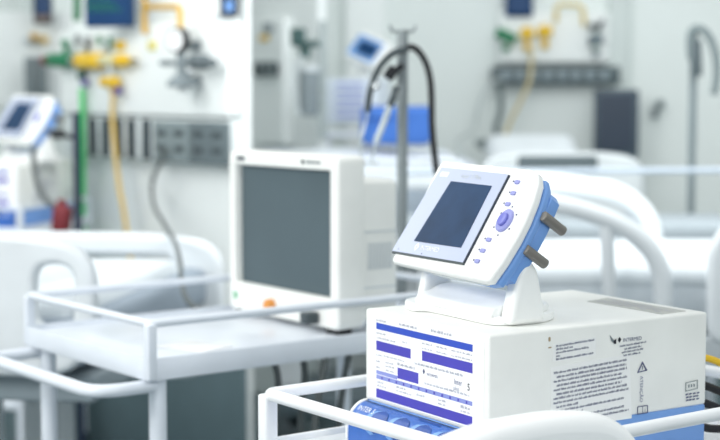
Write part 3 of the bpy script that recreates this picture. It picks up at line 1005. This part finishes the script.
def cw(px, py, off=0.0):
    p = SP(px, py, off)
    return (wm(con).inverted() @ p)


u0, u1 = cw(74, 60).x, cw(243, 60).x
z_hi, z_lo = cw(160, 26).z, cw(160, 116).z
MB().box(((u0 + u1) / 2, -0.035, (z_hi + z_lo) / 2), (u1 - u0, 0.07, z_hi - z_lo), bev=0.015, seg=3).build('upper_panel', WALL2, con)
z1_, z0_ = cw(160, 118).z, cw(160, 160).z
MB().box(((u0 + u1) / 2, -0.03, (z1_ + z0_) / 2), (u1 - u0, 0.06, z1_ - z0_), bev=0.006).build('socket_rail', mat('socket_rail_white', (226, 232, 232), 0.5), con)
for i, px in enumerate((92, 106, 119, 132, 145, 160)):
    a = cw(px, 138)
    s_ = MB()
    s_.box((a.x, -0.062, (z1_ + z0_) / 2), (0.064, 0.014, (z1_ - z0_) * 0.94), bev=0.003, m=mat('socket_slate', (52, 64, 70), 0.5))
    s_.build('socket', None, con)
for px, w_, m_ in ((187, 0.27, RAILG), (224, 0.27, mat('block_slate', (100, 112, 116), 0.5))):
    a = cw(px, 140)
    s_ = MB()
    s_.box((a.x, -0.066, (z1_ + z0_) / 2 - 0.004), (w_, 0.02, (z1_ - z0_) * 0.95), bev=0.005, m=m_)
    if px > 180:
        for sx in (-1, 1):
            for sz in (-1, 1):
                s_.box((a.x + sx * w_ * 0.24, -0.078, (z1_ + z0_) / 2 + sz * 0.03), (w_ * 0.25, 0.006, 0.022), bev=0.002, m=DKGR)
    s_.build('socket_block', None, con)
for px, py, w_, h_, m_, nm in ((136, 46, 0.075, 0.04, YEL, 'yellow_plate'), (168, 46, 0.06, 0.036, mat('pale_yellow', (226, 214, 120), 0.5), 'yellow_plate'), (211, 46, 0.09, 0.04, MIDG, 'grey_plate'), (213, 79, 0.07, 0.026, MIDG, 'grey_plate'), (137, 79, 0.02, 0.02, LTG, 'grey_plate')):
    a = cw(px, py)
    MB().box((a.x, -0.073, a.z), (w_, 0.01, h_), bev=0.003).build(nm, m_, con)


def wcyl(mbx, a, b, r, off, m=None, r1=None, bev=0.002):
    mbx.cyl(SP(*a, off), SP(*b, off), r, r1, 18, bev, m)


# green regulator
rg = root('gas_regulator', 'dark green gas regulator with reddish tip on the service console', 'regulator', SP(62, 60, 0.11))
k = MB(); wcyl(k, (51, 60), (70, 60), 0.031, 0.11); k.build('body', GRN, rg, world=True)
k = MB(); wcyl(k, (44.5, 60.5), (51, 60.5), 0.024, 0.11); k.build('end_cap', RED, rg, world=True)
k = MB(); wcyl(k, (70, 60), (77, 60), 0.012, 0.11); k.build('stem', LTG, rg, world=True)
k = MB(); k.cyl(SP(66, 54, 0.11), SP(66, 44, 0.11), 0.012); k.ball(SP(65, 43, 0.11), 0.018); k.build('valve_knob', GRN, rg, world=True)
# yellow regulator
rg = root('gas_regulator', 'bright yellow gas regulator with clear bowl on the service console', 'regulator', SP(95, 61, 0.11))
k = MB(); wcyl(k, (79.5, 61), (101, 60.5), 0.034, 0.11, bev=0.006); k.build('body', YEL, rg, world=True)
k = MB(); wcyl(k, (76, 61), (79.5, 61), 0.024, 0.11); k.build('end_cap', mat('brown_cap', (110, 60, 40), 0.5), rg, world=True)
k = MB(); wcyl(k, (101, 60.5), (118, 60.5), 0.022, 0.11); k.build('bowl', mat('cream_bowl', (220, 214, 170), 0.3), rg, world=True)
k = MB(); wcyl(k, (118, 60.5), (124, 60.5), 0.026, 0.11); wcyl(k, (124, 60.5), (131, 60.5), 0.020, 0.11, r1=0.012); k.build('valve_body', YEL, rg, world=True)
k = MB(); wcyl(k, (131, 60.5), (137, 60.5), 0.007, 0.11); k.build('nozzle', DKGR, rg, world=True)
k = MB(); k.cyl(SP(110, 66, 0.11), SP(110, 80, 0.11), 0.012); k.build('stem', LTG, rg, world=True)
k = MB(); k.cyl(SP(103, 82, 0.11), SP(117, 82, 0.11), 0.022, n=18, bev=0.006); k.build('valve_knob', YEL, rg, world=True)
k = MB(); k.ball(SP(118, 91, 0.11), 0.018); k.build('hose_tip', PURP, rg, world=True)
for lab, px, m_ in (('small green outlet valve above the yellow regulator bowl', 104, GRN), ('small dark outlet valve above the brown regulator cap', 82, DKGR)):
    ov = root('outlet_valve', lab, 'valve', SP(px, 46, 0.08))
    k = MB(); k.tube(smooth_path([SP(px - 5, 36, 0.09), SP(px - 4, 44, 0.09), SP(px + 1, 48, 0.09), SP(px + 5, 44, 0.09), SP(px + 6, 37, 0.09)], 6), 0.010, 10, m=m_); k.build('handle', None, ov, world=True)
    k = MB(); k.cyl(SP(px, 46, 0.07), SP(px, 46, 0.11), 0.016, n=16, bev=0.003); k.build('stem', LTG, ov, world=True)
ov = root('outlet_valve', 'green and purple outlet valve at the top of the green hose', 'valve', SP(82, 80, 0.09))
k = MB(); k.cyl(SP(81, 70, 0.09), SP(82, 80, 0.09), 0.018, n=16, bev=0.004); k.build('body', mat('deep_green', (30, 84, 74), 0.4), ov, world=True)
k = MB(); k.ball(SP(85, 83, 0.10), 0.018); k.build('tip', PURP, ov, world=True)
# flow meter with pressure gauge
fm = root('flow_meter', 'grey vacuum flow meter with round black-rimmed gauge below the ochre pipe', 'flow meter', SP(181, 62, 0.155))
gd = (-SN)
gM = on_wall(SP(180, 40, 0.155), SANG + R(16))
k = MB(); k.lathe([(0.036, 0.0), (0.048, 0.004), (0.048, 0.034), (0.041, 0.040), (0.041, 0.034), (0.001, 0.034)], M=gM @ Matrix.Translation((0, 0, -0.01)), n=32); k.build('gauge_case', BLACK, fm, world=True)
k = MB(); k.lathe([(0.040, 0.0), (0.040, 0.003), (0.001, 0.003)], M=gM @ Matrix.Translation((0, 0, 0.0245)), n=32); k.box(gM @ Vector((0.004, 0.006, 0.029)), (0.004, 0.003, 0.03), m=BLACK); k.build('gauge_face', W_PAN, fm, world=True)
k = MB(); k.cyl(SP(181, 50, 0.145), SP(182, 74, 0.145), 0.017); wcyl(k, (161, 63), (196, 63), 0.011, 0.145); k.ball(SP(166, 63, 0.145), 0.014); k.build('body', MIDG, fm, world=True)
k = MB(); wcyl(k, (192, 62), (206, 62), 0.028, 0.145, bev=0.006); wcyl(k, (206, 63), (214, 63), 0.016, 0.145, bev=0.003); k.build('valve_knob', mat('knob_grey', (96, 106, 110), 0.5), fm, world=True)
k = MB(); c1 = SP(183, 79, 0.145)
k.lathe([(0.058, -0.030), (0.064, -0.022), (0.058, -0.008), (0.034, 0.012), (0.018, 0.03), (0.014, 0.034)], M=Matrix.Translation(c1), n=28); k.build('dome', MIDG, fm, world=True)
k = MB(); k.cyl(c1 + Vector((0, 0, -0.03)), c1 + Vector((0, 0, -0.05)), 0.02); k.build('outlet', LTG, fm, world=True)
k = MB(); k.ball(SP(190, 71, 0.18), 0.012); k.build('glass_bead', CHROME, fm, world=True)
# ochre pipe
k = MB(); k.tube(fillet([SP(144.5, 34, 0.09), SP(144.5, 7, 0.09), SP(180, 7, 0.12), SP(180.5, 29, 0.15)], 0.025, 6), 0.0115, 14)
tag(k.build('gas_pipe', YELP), 'ochre yellow pipe bent down to the round gauge', 'pipe')
k = MB(); k.cyl(SP(144.5, -60, 0.09), SP(144.5, 7, 0.09), 0.0095)
tag(k.build('gas_pipe', YELP), 'ochre yellow pipe coming straight down from above to the bend', 'pipe')
# hoses
def hose(name, pts, r, m, lab, off=0.10):
    k = MB().tube(smooth_path([SP(x, y, off) if len(q) == 2 else P(x, y, q[2]) for q in pts for x, y in [q[:2]]], 8), r, 12)
    return tag(k.build(name, m), lab, 'hose')


hose('gas_hose', [(82, 88), (82.5, 110), (83, 150), (83, 200), (84, 245), (84, 280)], 0.0125, GRNH, 'bright green gas hose hanging straight down the service wall')
hose('gas_hose', [(110, 84), (113, 96), (112.5, 115), (115, 150), (119, 185), (124, 212), (128, 240), (131, 262)], 0.0095, YELH, 'thin yellow gas hose hanging down the service wall')
pc = [SP(x, y, 0.10) for x, y in ((164, 148), (162, 158), (154, 176), (152, 190))] + [P(x, y, d) for x, y, d in ((155, 208, 5.5), (165, 225, 5.05), (175, 243, 4.6), (180, 262, 4.35), (182, 284, 4.1), (188, 301, 3.9), (203, 312, 3.8))]
k = MB().tube(smooth_path(pc, 8), 0.0088, 12, r1=0.0065)
tag(k.build('power_cable', BRONZE), 'grey power cable waving down from the socket rail to the handled trolley', 'cable')
mloc = lp(T0, TR, -0.027, 0.486, 1.022)
k = MB().tube(smooth_path([lp(mloc, R(-53.4), x, y, 1.022 + z) for x, y, z in ((-0.432, 0.13, 0.24), (-0.46, 0.13, 0.235), (-0.488, 0.13, 0.20), (-0.494, 0.13, 0.16), (-0.484, 0.13, 0.12), (-0.46, 0.13, 0.09), (-0.432, 0.13, 0.085))], 8), 0.008, 10)
tag(k.build('cable_loop', BLACK), 'short black cable loop at the edge of the slate screen monitor', 'cable')
# white hanging bag and bottles below the panel
# blue monitor above the console
bm_ = root('wall_monitor', 'dark blue wall monitor above the yellow regulator', 'monitor', SP(110, 5, 0.08))
k = MB(); k.plate([rrect(0.200, 0.24, 0.012)], 0.05, 0.008, M=on_wall(SP(110, -3, 0.16), R(-14))); k.build('casing', SCRB, bm_, world=True)
k = MB(); k.cyl(SP(110, -3, 0.0), SP(110, -3, 0.15), 0.02, m=LTG); k.plate([rrect(0.184, 0.20, 0.004)], 0.004, M=on_wall(SP(110, -3, 0.16), R(-14)) @ Matrix.Translation((0, 0, 0.026)), m=SCRB)
mo = on_wall(SP(110, -3, 0.16), R(-14)) @ Matrix.Translation((0, 0, 0.029))
for i, z in enumerate((-0.05, -0.03, 0.0)):
    pts = [mo @ Vector((-0.09 + j * 0.01, z + 0.012 * math.sin(j * 1.7 + i), 0.001)) for j in range(16 - 3 * i)]
    k.tube(pts, 0.0028, 6, m=GRN)
k.build('screen', None, bm_, world=True)
k = MB(); k.cyl(SP(77, -30, 0.08), SP(77, 21, 0.08), 0.0165, n=14, bev=0.003)
tag(k.build('gas_pipe', mat('pipe_green', (40, 118, 78), 0.5)), 'green vertical pipe beside the dark blue wall monitor', 'pipe')
k = MB(); k.plate([rrect(0.05, 0.1, 0.01)], 0.05, 0.006, M=on_wall(SP(222, 27, 0.03), SANG), m=LTG)
k.plate([rrect(0.07, 0.14, 0.012)], 0.04, 0.006, M=on_wall(SP(229, -2, 0.06), SANG), m=NAVY)
k.plate([rrect(0.05, 0.04, 0.005)], 0.006, M=on_wall(SP(229, 6, 0.084), SANG), m=BLUE)
tag(k.build('wall_display', None), 'small navy and blue display at the top edge of the service wall', 'display')

# ------------------------------------------------------------------ far left bay
fl = root('wall_monitor', 'small dark monitor high on the wall in the far bay past the second ventilator', 'monitor', P(43, 12, 7.9))
k = MB(); k.box(P(43, 6, 7.9), (0.095, 0.06, 0.19), bev=0.012); k.build('casing', SCRD, fl, world=True)
k = MB(); k.box(P(43, 5, 7.86), (0.07, 0.01, 0.09), m=SCRB); k.box(P(43, 18, 7.86), (0.075, 0.01, 0.03), m=mat('brown_grey', (120, 104, 96), 0.5)); k.build('screen', None, fl, world=True)
k = MB(); k.cyl(P(45, 12, 7.94), P(45, 12, 8.42), 0.02); k.build('bracket', LTG, fl, world=True)
k = MB()
k.box(P(36, 76, 7.9), (0.11, 0.08, 0.20), bev=0.012, m=MIDG)
for i in range(3):
    k.box(P(31 + i * 6, 76, 7.85), (0.012, 0.02, 0.19), bev=0.004, m=RAILG)
tag(k.build('socket_box', None), 'grey ribbed socket box in the far bay above the second display', 'socket box')
for i, (px, py, m_, lab) in enumerate(((34, 37, YELP, 'small ochre outlet in the far bay under the small dark monitor'), (44, 40, YELH, 'small pale yellow outlet in the far bay, beside the ochre one'), (28, 40, LTG, 'small pale outlet in the far bay, beside the ochre one'))):
    k = MB(); k.cyl(P(px, py, 7.95), P(px, py, 8.02), 0.022, n=16, bev=0.004, m=m_); k.ball(P(px, py, 7.94), 0.014, m=m_)
    tag(k.build('gas_outlet', None), lab, 'outlet')
k = MB(); k.box(P(40, 60, 8.21), (0.42, 0.37, 0.50), bev=0.012)
tag(k.build('service_console', WALL2), 'pale wall console in the far bay past the second ventilator', 'wall panel')

# ------------------------------------------------------------------ second service wall in the centre
def MP(px, py, off=0.0):
    return SP(px, py, off, ma, MN)


mc = root('service_console', 'narrow white service console with short dark socket strip, beyond the slate screen monitor', 'wall panel', MP(270, 70, 0.0))
k = MB(); k.plate([rrect(0.36, 0.62, 0.02)], 0.06, 0.012, M=on_wall(MP(272, 82, 0.03), MANG)); k.build('panel', WALL2, mc, world=True)
k = MB(); k.plate([rrect(0.205, 0.075, 0.006)], 0.04, 0.006, M=on_wall(MP(266, 69, 0.07), MANG), m=RAILG)
for i in range(4):
    k.plate([rrect(0.034, 0.056, 0.004)], 0.012, 0.002, M=on_wall(MP(255.5 + i * 7, 69, 0.093), MANG), m=DKGR)
k.build('socket_strip', None, mc, world=True)
k = MB(); k.plate([rrect(0.06, 0.03, 0.006)], 0.03, 0.004, M=on_wall(MP(264, 38, 0.07), MANG), m=YELH); k.plate([rrect(0.05, 0.05, 0.006)], 0.03, 0.004, M=on_wall(MP(268, 28, 0.07), MANG), m=MIDG); k.build('outlet', None, mc, world=True)
sr_ = root('suction_unit', 'dark green suction regulator with grey canister below it', 'suction unit', P(300, 60, 6.8))
k = MB(); k.cyl(P(298, 28, 6.8), P(298, 46, 6.8), 0.034, n=18, bev=0.006); k.cyl(P(296, 44, 6.8), P(320, 44, 6.8), 0.016, n=16, bev=0.003); k.cyl(P(305, 48, 6.8), P(305, 58, 6.8), 0.026, n=16); k.build('regulator', mat('slate_green', (58, 88, 86), 0.5), sr_, world=True)
k = MB(); k.cyl(P(309, 70, 6.8), P(309, 116, 6.8), 0.046, 0.043, n=22, bev=0.008); k.build('canister', MIDG, sr_, world=True)
k = MB(); k.cyl(P(309, 66, 6.8), P(309, 72, 6.8), 0.050, n=22, bev=0.005); k.build('lid', LTG, sr_, world=True)
k = MB(); k.tube(smooth_path([P(x, y, 6.78) for x, y in ((303, 56), (296, 66), (294, 85), (297, 104), (300, 116))], 6), 0.008, 10); k.build('hose', LTG, sr_, world=True)
k = MB(); k.box(P(323, 80, 7.0), (0.035, 0.03, 0.55), bev=0.008); k.cyl(P(309, 100, 6.85), P(323, 100, 7.0), 0.012)
k.build('mounting_bar', mat('bar_grey', (170, 180, 180), 0.5), sr_, world=True)
# far ventilator
fv = root('ventilator_unit', 'far white ventilator with blue screen against the back wall, beside the dark steel pole', 'ventilator', P(368, 118, 7.4))
fM = frame(P(369, 52, 7.35), (0.93, -0.36, 0), Vector((0.20, 0.45, 0.87)), Vector((0.93, -0.36, 0)).cross(Vector((0.20, 0.45, 0.87))))
fM = fM @ Matrix.Rotation(R(-24), 4, 'Z')
k = MB(); k.plate([rrect(0.205, 0.155, 0.02)], 0.05, 0.012, M=fM); k.build('display_housing', W_PLA, fv, world=True)
k = MB(); k.plate([rrect(0.155, 0.118, 0.008, cx=-0.01)], 0.008, 0.0, M=fM @ Matrix.Translation((0, 0, 0.024)), m=BLUE4); k.plate([rrect(0.11, 0.07, 0.006, cx=0.0)], 0.01, 0.0, M=fM @ Matrix.Translation((0, 0, 0.026)), m=SCRB); k.build('screen', None, fv, world=True)
k = MB(); k.box(P(358, 101, 7.42), (0.26, 0.22, 0.22), rot=(0, 0, R(-20)), bev=0.012)
k.build('casing', mat('pale_blue_white', (222, 230, 240), 0.5), fv, world=True)
k = MB()
for i in range(5):
    k.box(P(350, 84 + i * 8, 7.28), (0.14, 0.004, 0.010), rot=(0, 0, R(-20)), m=STRIPE3)
k.build('front_print', None, fv, world=True)
k = MB(); k.cyl(P(366, 66, 7.42), P(364, 82, 7.42), 0.03); k.build('stand', W_PLA, fv, world=True)
k = MB(); k.box(P(362, 134, 7.45), (0.4, 0.3, 0.03), bev=0.008); 
k.build('shelf', W_POW, fv, world=True)
k = MB()
for dx in (-0.17, 0.17):
    for dy in (-0.12, 0.12):
        q = P(362, 134, 7.45)
        k.cyl((q.x + dx, q.y + dy, 0), (q.x + dx, q.y + dy, q.z), 0.015)
k.build('stand_frame', W_POW, fv, world=True)
# blue folded cloth on the far bed
k = MB(); k.box(P(397, 125, 6.55), (0.30, 0.30, 0.165), rot=(0, 0, R(-4)), bev=0.03, seg=4); k.box(P(398, 114, 6.53), (0.28, 0.28, 0.05), rot=(0, 0, R(2)), bev=0.02, seg=4)
bl_ = tag(k.build('folded_blanket', BLU_CLOTH), 'royal blue folded blanket on the far bed behind the dark steel pole', 'blanket')

# ------------------------------------------------------------------ far right bay on the back wall
BX = 0.0
cr_ = root('service_console', 'far wall console with long dark socket rail above the bed with the raised pillow', 'wall panel', BP(555, 75))
k = MB(); k.box(BP(553, 38, 0.05), (0.62, 0.10, 0.28), bev=0.02); k.build('panel', WALL2, cr_, world=True)
k = MB(); k.box(BP(555, 75.5, 0.07), (0.70, 0.12, 0.098), bev=0.008); k.build('socket_rail', mat('far_rail_slate', (84, 98, 102), 0.5), cr_, world=True)
for i in range(8):
    k = MB(); k.box(BP(506 + i * 14, 75.5, 0.14), (0.045, 0.02, 0.062), bev=0.004); k.build('socket', mat('socket_light', (132, 146, 152), 0.5), cr_, world=True)
k = MB(); k.box(BP(499, 85, 0.15), (0.02, 0.02, 0.03), bev=0.004); k.build('bracket', DKGR, cr_, world=True)
for lab, px, py, m_, ln in (('small green regulator on the far right console', 506, 35, GRN, 20), ('small yellow regulator on the far console, left of its yellow twin', 527, 34, YEL, 13), ('small yellow regulator on the far console below the ochre bend', 545, 32, YEL, 14), ('small slate grey regulator at the end of the far console', 596, 40, mat('slate_blue', (108, 122, 130), 0.5), 14)):
    lab = lab.replace('far right console', 'far console above the dark socket rail').replace('left of its yellow twin', 'between green and yellow ones')
    g = root('gas_regulator', lab, 'regulator', BP(px, py, 0.16))
    k = MB(); k.cyl(BP(px - ln / 2, py - (3 if m_ is GRN else 0), 0.16), BP(px + ln / 2, py + (5 if m_ is GRN else -1), 0.16), 0.030, 0.026, n=16, bev=0.005); k.build('body', m_, g, world=True)
    k = MB(); k.cyl(BP(px, py - 8, 0.15), BP(px, py + 12, 0.15), 0.013); k.build('stem', mat('pale_green_grey', (190, 206, 196), 0.5) if m_ is not YEL else YELH, g, world=True)
    k = MB(); k.ball(BP(px, py + 13, 0.15), 0.022); k.build('tip', m_, g, world=True)
k = MB(); k.tube(fillet([BP(556, 22, 0.13), BP(556, 4, 0.13), BP(583, 5, 0.13), BP(584, 26, 0.13)], 0.04, 5), 0.012, 12)
tag(k.build('gas_pipe', mat('pale_ochre', (222, 200, 132), 0.5)), 'pale ochre pipe bend on the far console under the ceiling', 'pipe')
k = MB(); k.cyl(BP(603, 20, 0.12), BP(590, 46, 0.16), 0.013, n=12); k.ball(BP(592, 26, 0.14), 0.02)
tag(k.build('valve_lever', DKGR), 'dark diagonal valve lever on the far console beside the slate regulator', 'valve')
k = MB(); k.tube(smooth_path([BP(x, y, 0.18) for x, y in ((531, 48), (531, 70), (528, 85), (520, 102), (510, 122), (503, 140))], 8), 0.011, 10)
tag(k.build('gas_hose', mat('beige_hose', (206, 192, 150), 0.5)), 'beige hose hanging across the far dark socket rail', 'hose')
k = MB(); k.tube(smooth_path([BP(x, y, 0.17) for x, y in ((499, 84), (501, 100), (500, 114), (496, 128), (497, 140))] + [Vector((0.62, 7.9, 1.30)), Vector((0.66, 7.5, 1.27))], 8), 0.016, 10)
tag(k.build('breathing_hose', mat('hose_slate', (96, 110, 112), 0.5)), 'slate hose hanging below the end of the far socket rail', 'hose')
k = MB(); k.tube(smooth_path([BP(x, y, 0.14) for x, y in ((500, 78), (492, 84), (484, 92), (478, 110), (474, 130))] + [Vector((0.52, 7.9, 1.32)), Vector((0.485, 7.3, 1.27)), Vector((0.485, 7.1, 1.257))], 8), 0.008, 10)
tag(k.build('clear_hose', mat('pale_hose', (200, 208, 208), 0.5)), 'pale thin hose curving away from the far socket rail end', 'hose')
wmn = root('wall_monitor', 'small dark blue monitor at the top of the far wall above the green regulator', 'monitor', BP(519, 2, 0.12))
k = MB(); k.box(BP(519, -6, 0.10), (0.15, 0.06, 0.25), bev=0.012); k.build('casing', SCRB, wmn, world=True)
k = MB(); k.box(BP(519, -6, 0.135), (0.12, 0.01, 0.20)); k.build('screen', SCRB, wmn, world=True)
fs = root('monitor', 'tall dark slate monitor on a stand beside the far bed', 'monitor', (P(616, 95, 8.1).x, 8.1, 0))
k = MB(); k.box(P(616, 124, 8.1), (0.235, 0.08, 0.37), bev=0.014); k.build('casing', mat('monitor_slate', (70, 86, 98), 0.5), fs, world=True)
k = MB(); k.box(P(615.5, 122, 8.055), (0.18, 0.012, 0.295)); k.build('screen', mat('monitor_dark', (42, 56, 74), 0.35), fs, world=True)
q = P(616, 165, 8.1)
k = MB(); k.cyl((q.x, 8.1, 0.05), (q.x, 8.1, q.z + 0.06), 0.025); k.cyl((q.x, 8.1, 0), (q.x, 8.1, 0.05), 0.2, n=28, bev=0.01); k.build('stand', LTG, fs, world=True)
k = MB(); k.box(P(616, 166, 8.1), (0.22, 0.16, 0.05), bev=0.012); k.build('shelf', MIDG, fs, world=True)
k = MB(); k.box(BP(655, 113, 0.03), (0.035, 0.05, 0.06), bev=0.008, m=MIDG); k.box(BP(660, 104, 0.05), (0.04, 0.06, 0.05), bev=0.01, m=RAILG)
tag(k.build('wall_bracket', None), 'small grey wall bracket between the tall dark monitor and the pole', 'bracket')
# second infusion pole
PD2 = 6.02
pole('tall grey infusion pole near the wall, carrying a grey hooked hose', 693, PD2, P(693, 30, PD2).z, 0.0155, m=mat('pole_grey', (116, 128, 132), 0.4), hooks=False, base_r=0.14)
hh = MB().tube(smooth_path([P(x, y, PD2 - 0.04) for x, y in ((691, 60), (690, 38), (694, 29), (703, 30), (711, 40), (716, 56), (717, 75), (714, 95))], 8), 0.0155, 12)
tag(hh.build('breathing_hose', mat('hose_grey', (108, 120, 122), 0.5)), 'grey hose hooked over the top of the tall grey pole', 'hose')
k = MB().cyl(P(696, 40, PD2 - 0.05), P(697, 76, PD2 - 0.05), 0.021, n=16, bev=0.005)
tag(k.build('pole_clamp', mat('clamp_slate', (74, 86, 90), 0.5)), 'dark clamp grip on the upper part of the tall grey pole', 'clamp')
# long rail of the parked stretcher between the bays
st_ = root('stretcher', 'low white stretcher with long pale blue grab rail, in the far bay past the display', 'stretcher', (P(560, 95, 5.75).x, 5.52, 0))
k = MB(); k.tube(fillet([(-0.62, 0, 1.02), (-0.62, 0, P(560, 172, 5.52).z), (0.62, 0, P(560, 170, 5.52).z), (0.62, 0, 1.02)], 0.06, 6), 0.011, 12); k.build('grab_rail', mat('rail_pale_blue', (184, 196, 208), 0.4), st_)
k = MB(); k.box((0, 0, 1.0), (1.3, 0.45, 0.06), bev=0.02); k.build('deck', W_BED, st_)
k = MB(); k.box((0, 0, 1.06), (1.24, 0.42, 0.08), bev=0.03, seg=4); k.build('mattress', mat('grey_pad', (170, 180, 186), 0.7), st_)
for sx in (-1, 1):
    for sy in (-1, 1):
        l_ = MB().cyl((sx * 0.5, sy * 0.17, 0.1), (sx * 0.5, sy * 0.17, 0.98), 0.02).build('leg', W_POW, st_)
        MB().cyl((sx * 0.5 - 0.015, sy * 0.17, 0.05), (sx * 0.5 + 0.015, sy * 0.17, 0.05), 0.05, n=20, bev=0.005).build('caster', DKGR, l_)

# ------------------------------------------------------------------ light
w = bpy.data.worlds.new('World')
S.world = w
w.use_nodes = True
nt = w.node_tree
bg = nt.nodes['Background']
tcw = nt.nodes.new('ShaderNodeTexCoord')
sep = nt.nodes.new('ShaderNodeSeparateXYZ')
rw = nt.nodes.new('ShaderNodeValToRGB')
nt.links.new(tcw.outputs['Generated'], sep.inputs['Vector'])
nt.links.new(sep.outputs['Z'], rw.inputs['Fac'])
rw.color_ramp.elements[0].color = (0.62, 0.70, 0.74, 1)
rw.color_ramp.elements[1].color = (0.97, 1.0, 1.0, 1)
nt.links.new(rw.outputs['Color'], bg.inputs['Color'])
bg.inputs['Strength'].default_value = 0.74


def area(name, loc, aim, size, power, col=(1, 1, 1), sy=None):
    d = bpy.data.lights.new(name, 'AREA')
    d.energy = power
    d.color = col
    d.size = size
    if sy:
        d.shape = 'RECTANGLE'; d.size_y = sy
    o = bpy.data.objects.new(name, d)
    COL.objects.link(o)
    o.location = loc
    o.rotation_euler = (Vector(aim) - Vector(loc)).to_track_quat('-Z', 'Y').to_euler()


area('ceiling_light_front', (-2.6, 1.3, 2.7), (0.1, 2.5, 1.0), 1.4, 82, (1, 0.99, 0.97))
area('fill_light_right', (1.7, -0.3, 2.7), (0.35, 2.3, 1.05), 1.2, 26, (0.97, 1.0, 1.0))  # added fill, no fixture: brightens the side faces of box and panel
area('ceiling_light_mid', (0.2, 4.0, 3.2), (0.2, 4.0, 0), 2.4, 16, (0.97, 1.0, 1.0))
area('fill_light_far', (0.9, 4.6, 3.0), (0.9, 8.4, 1.3), 2.8, 62, (0.97, 1.0, 1.0))  # added fill, no fixture: turned towards the back wall to brighten it

area('fill_light_left_bay', (-2.3, 4.6, 2.9), (-0.9, 6.1, 1.2), 1.2, 26, (0.98, 1.0, 1.0))  # added fill, no fixture: aimed at the service wall to whiten it

S.view_settings.view_transform = 'Standard'
S.view_settings.look = 'None'
S.view_settings.exposure = 0.0
S.cycles.use_denoising = True
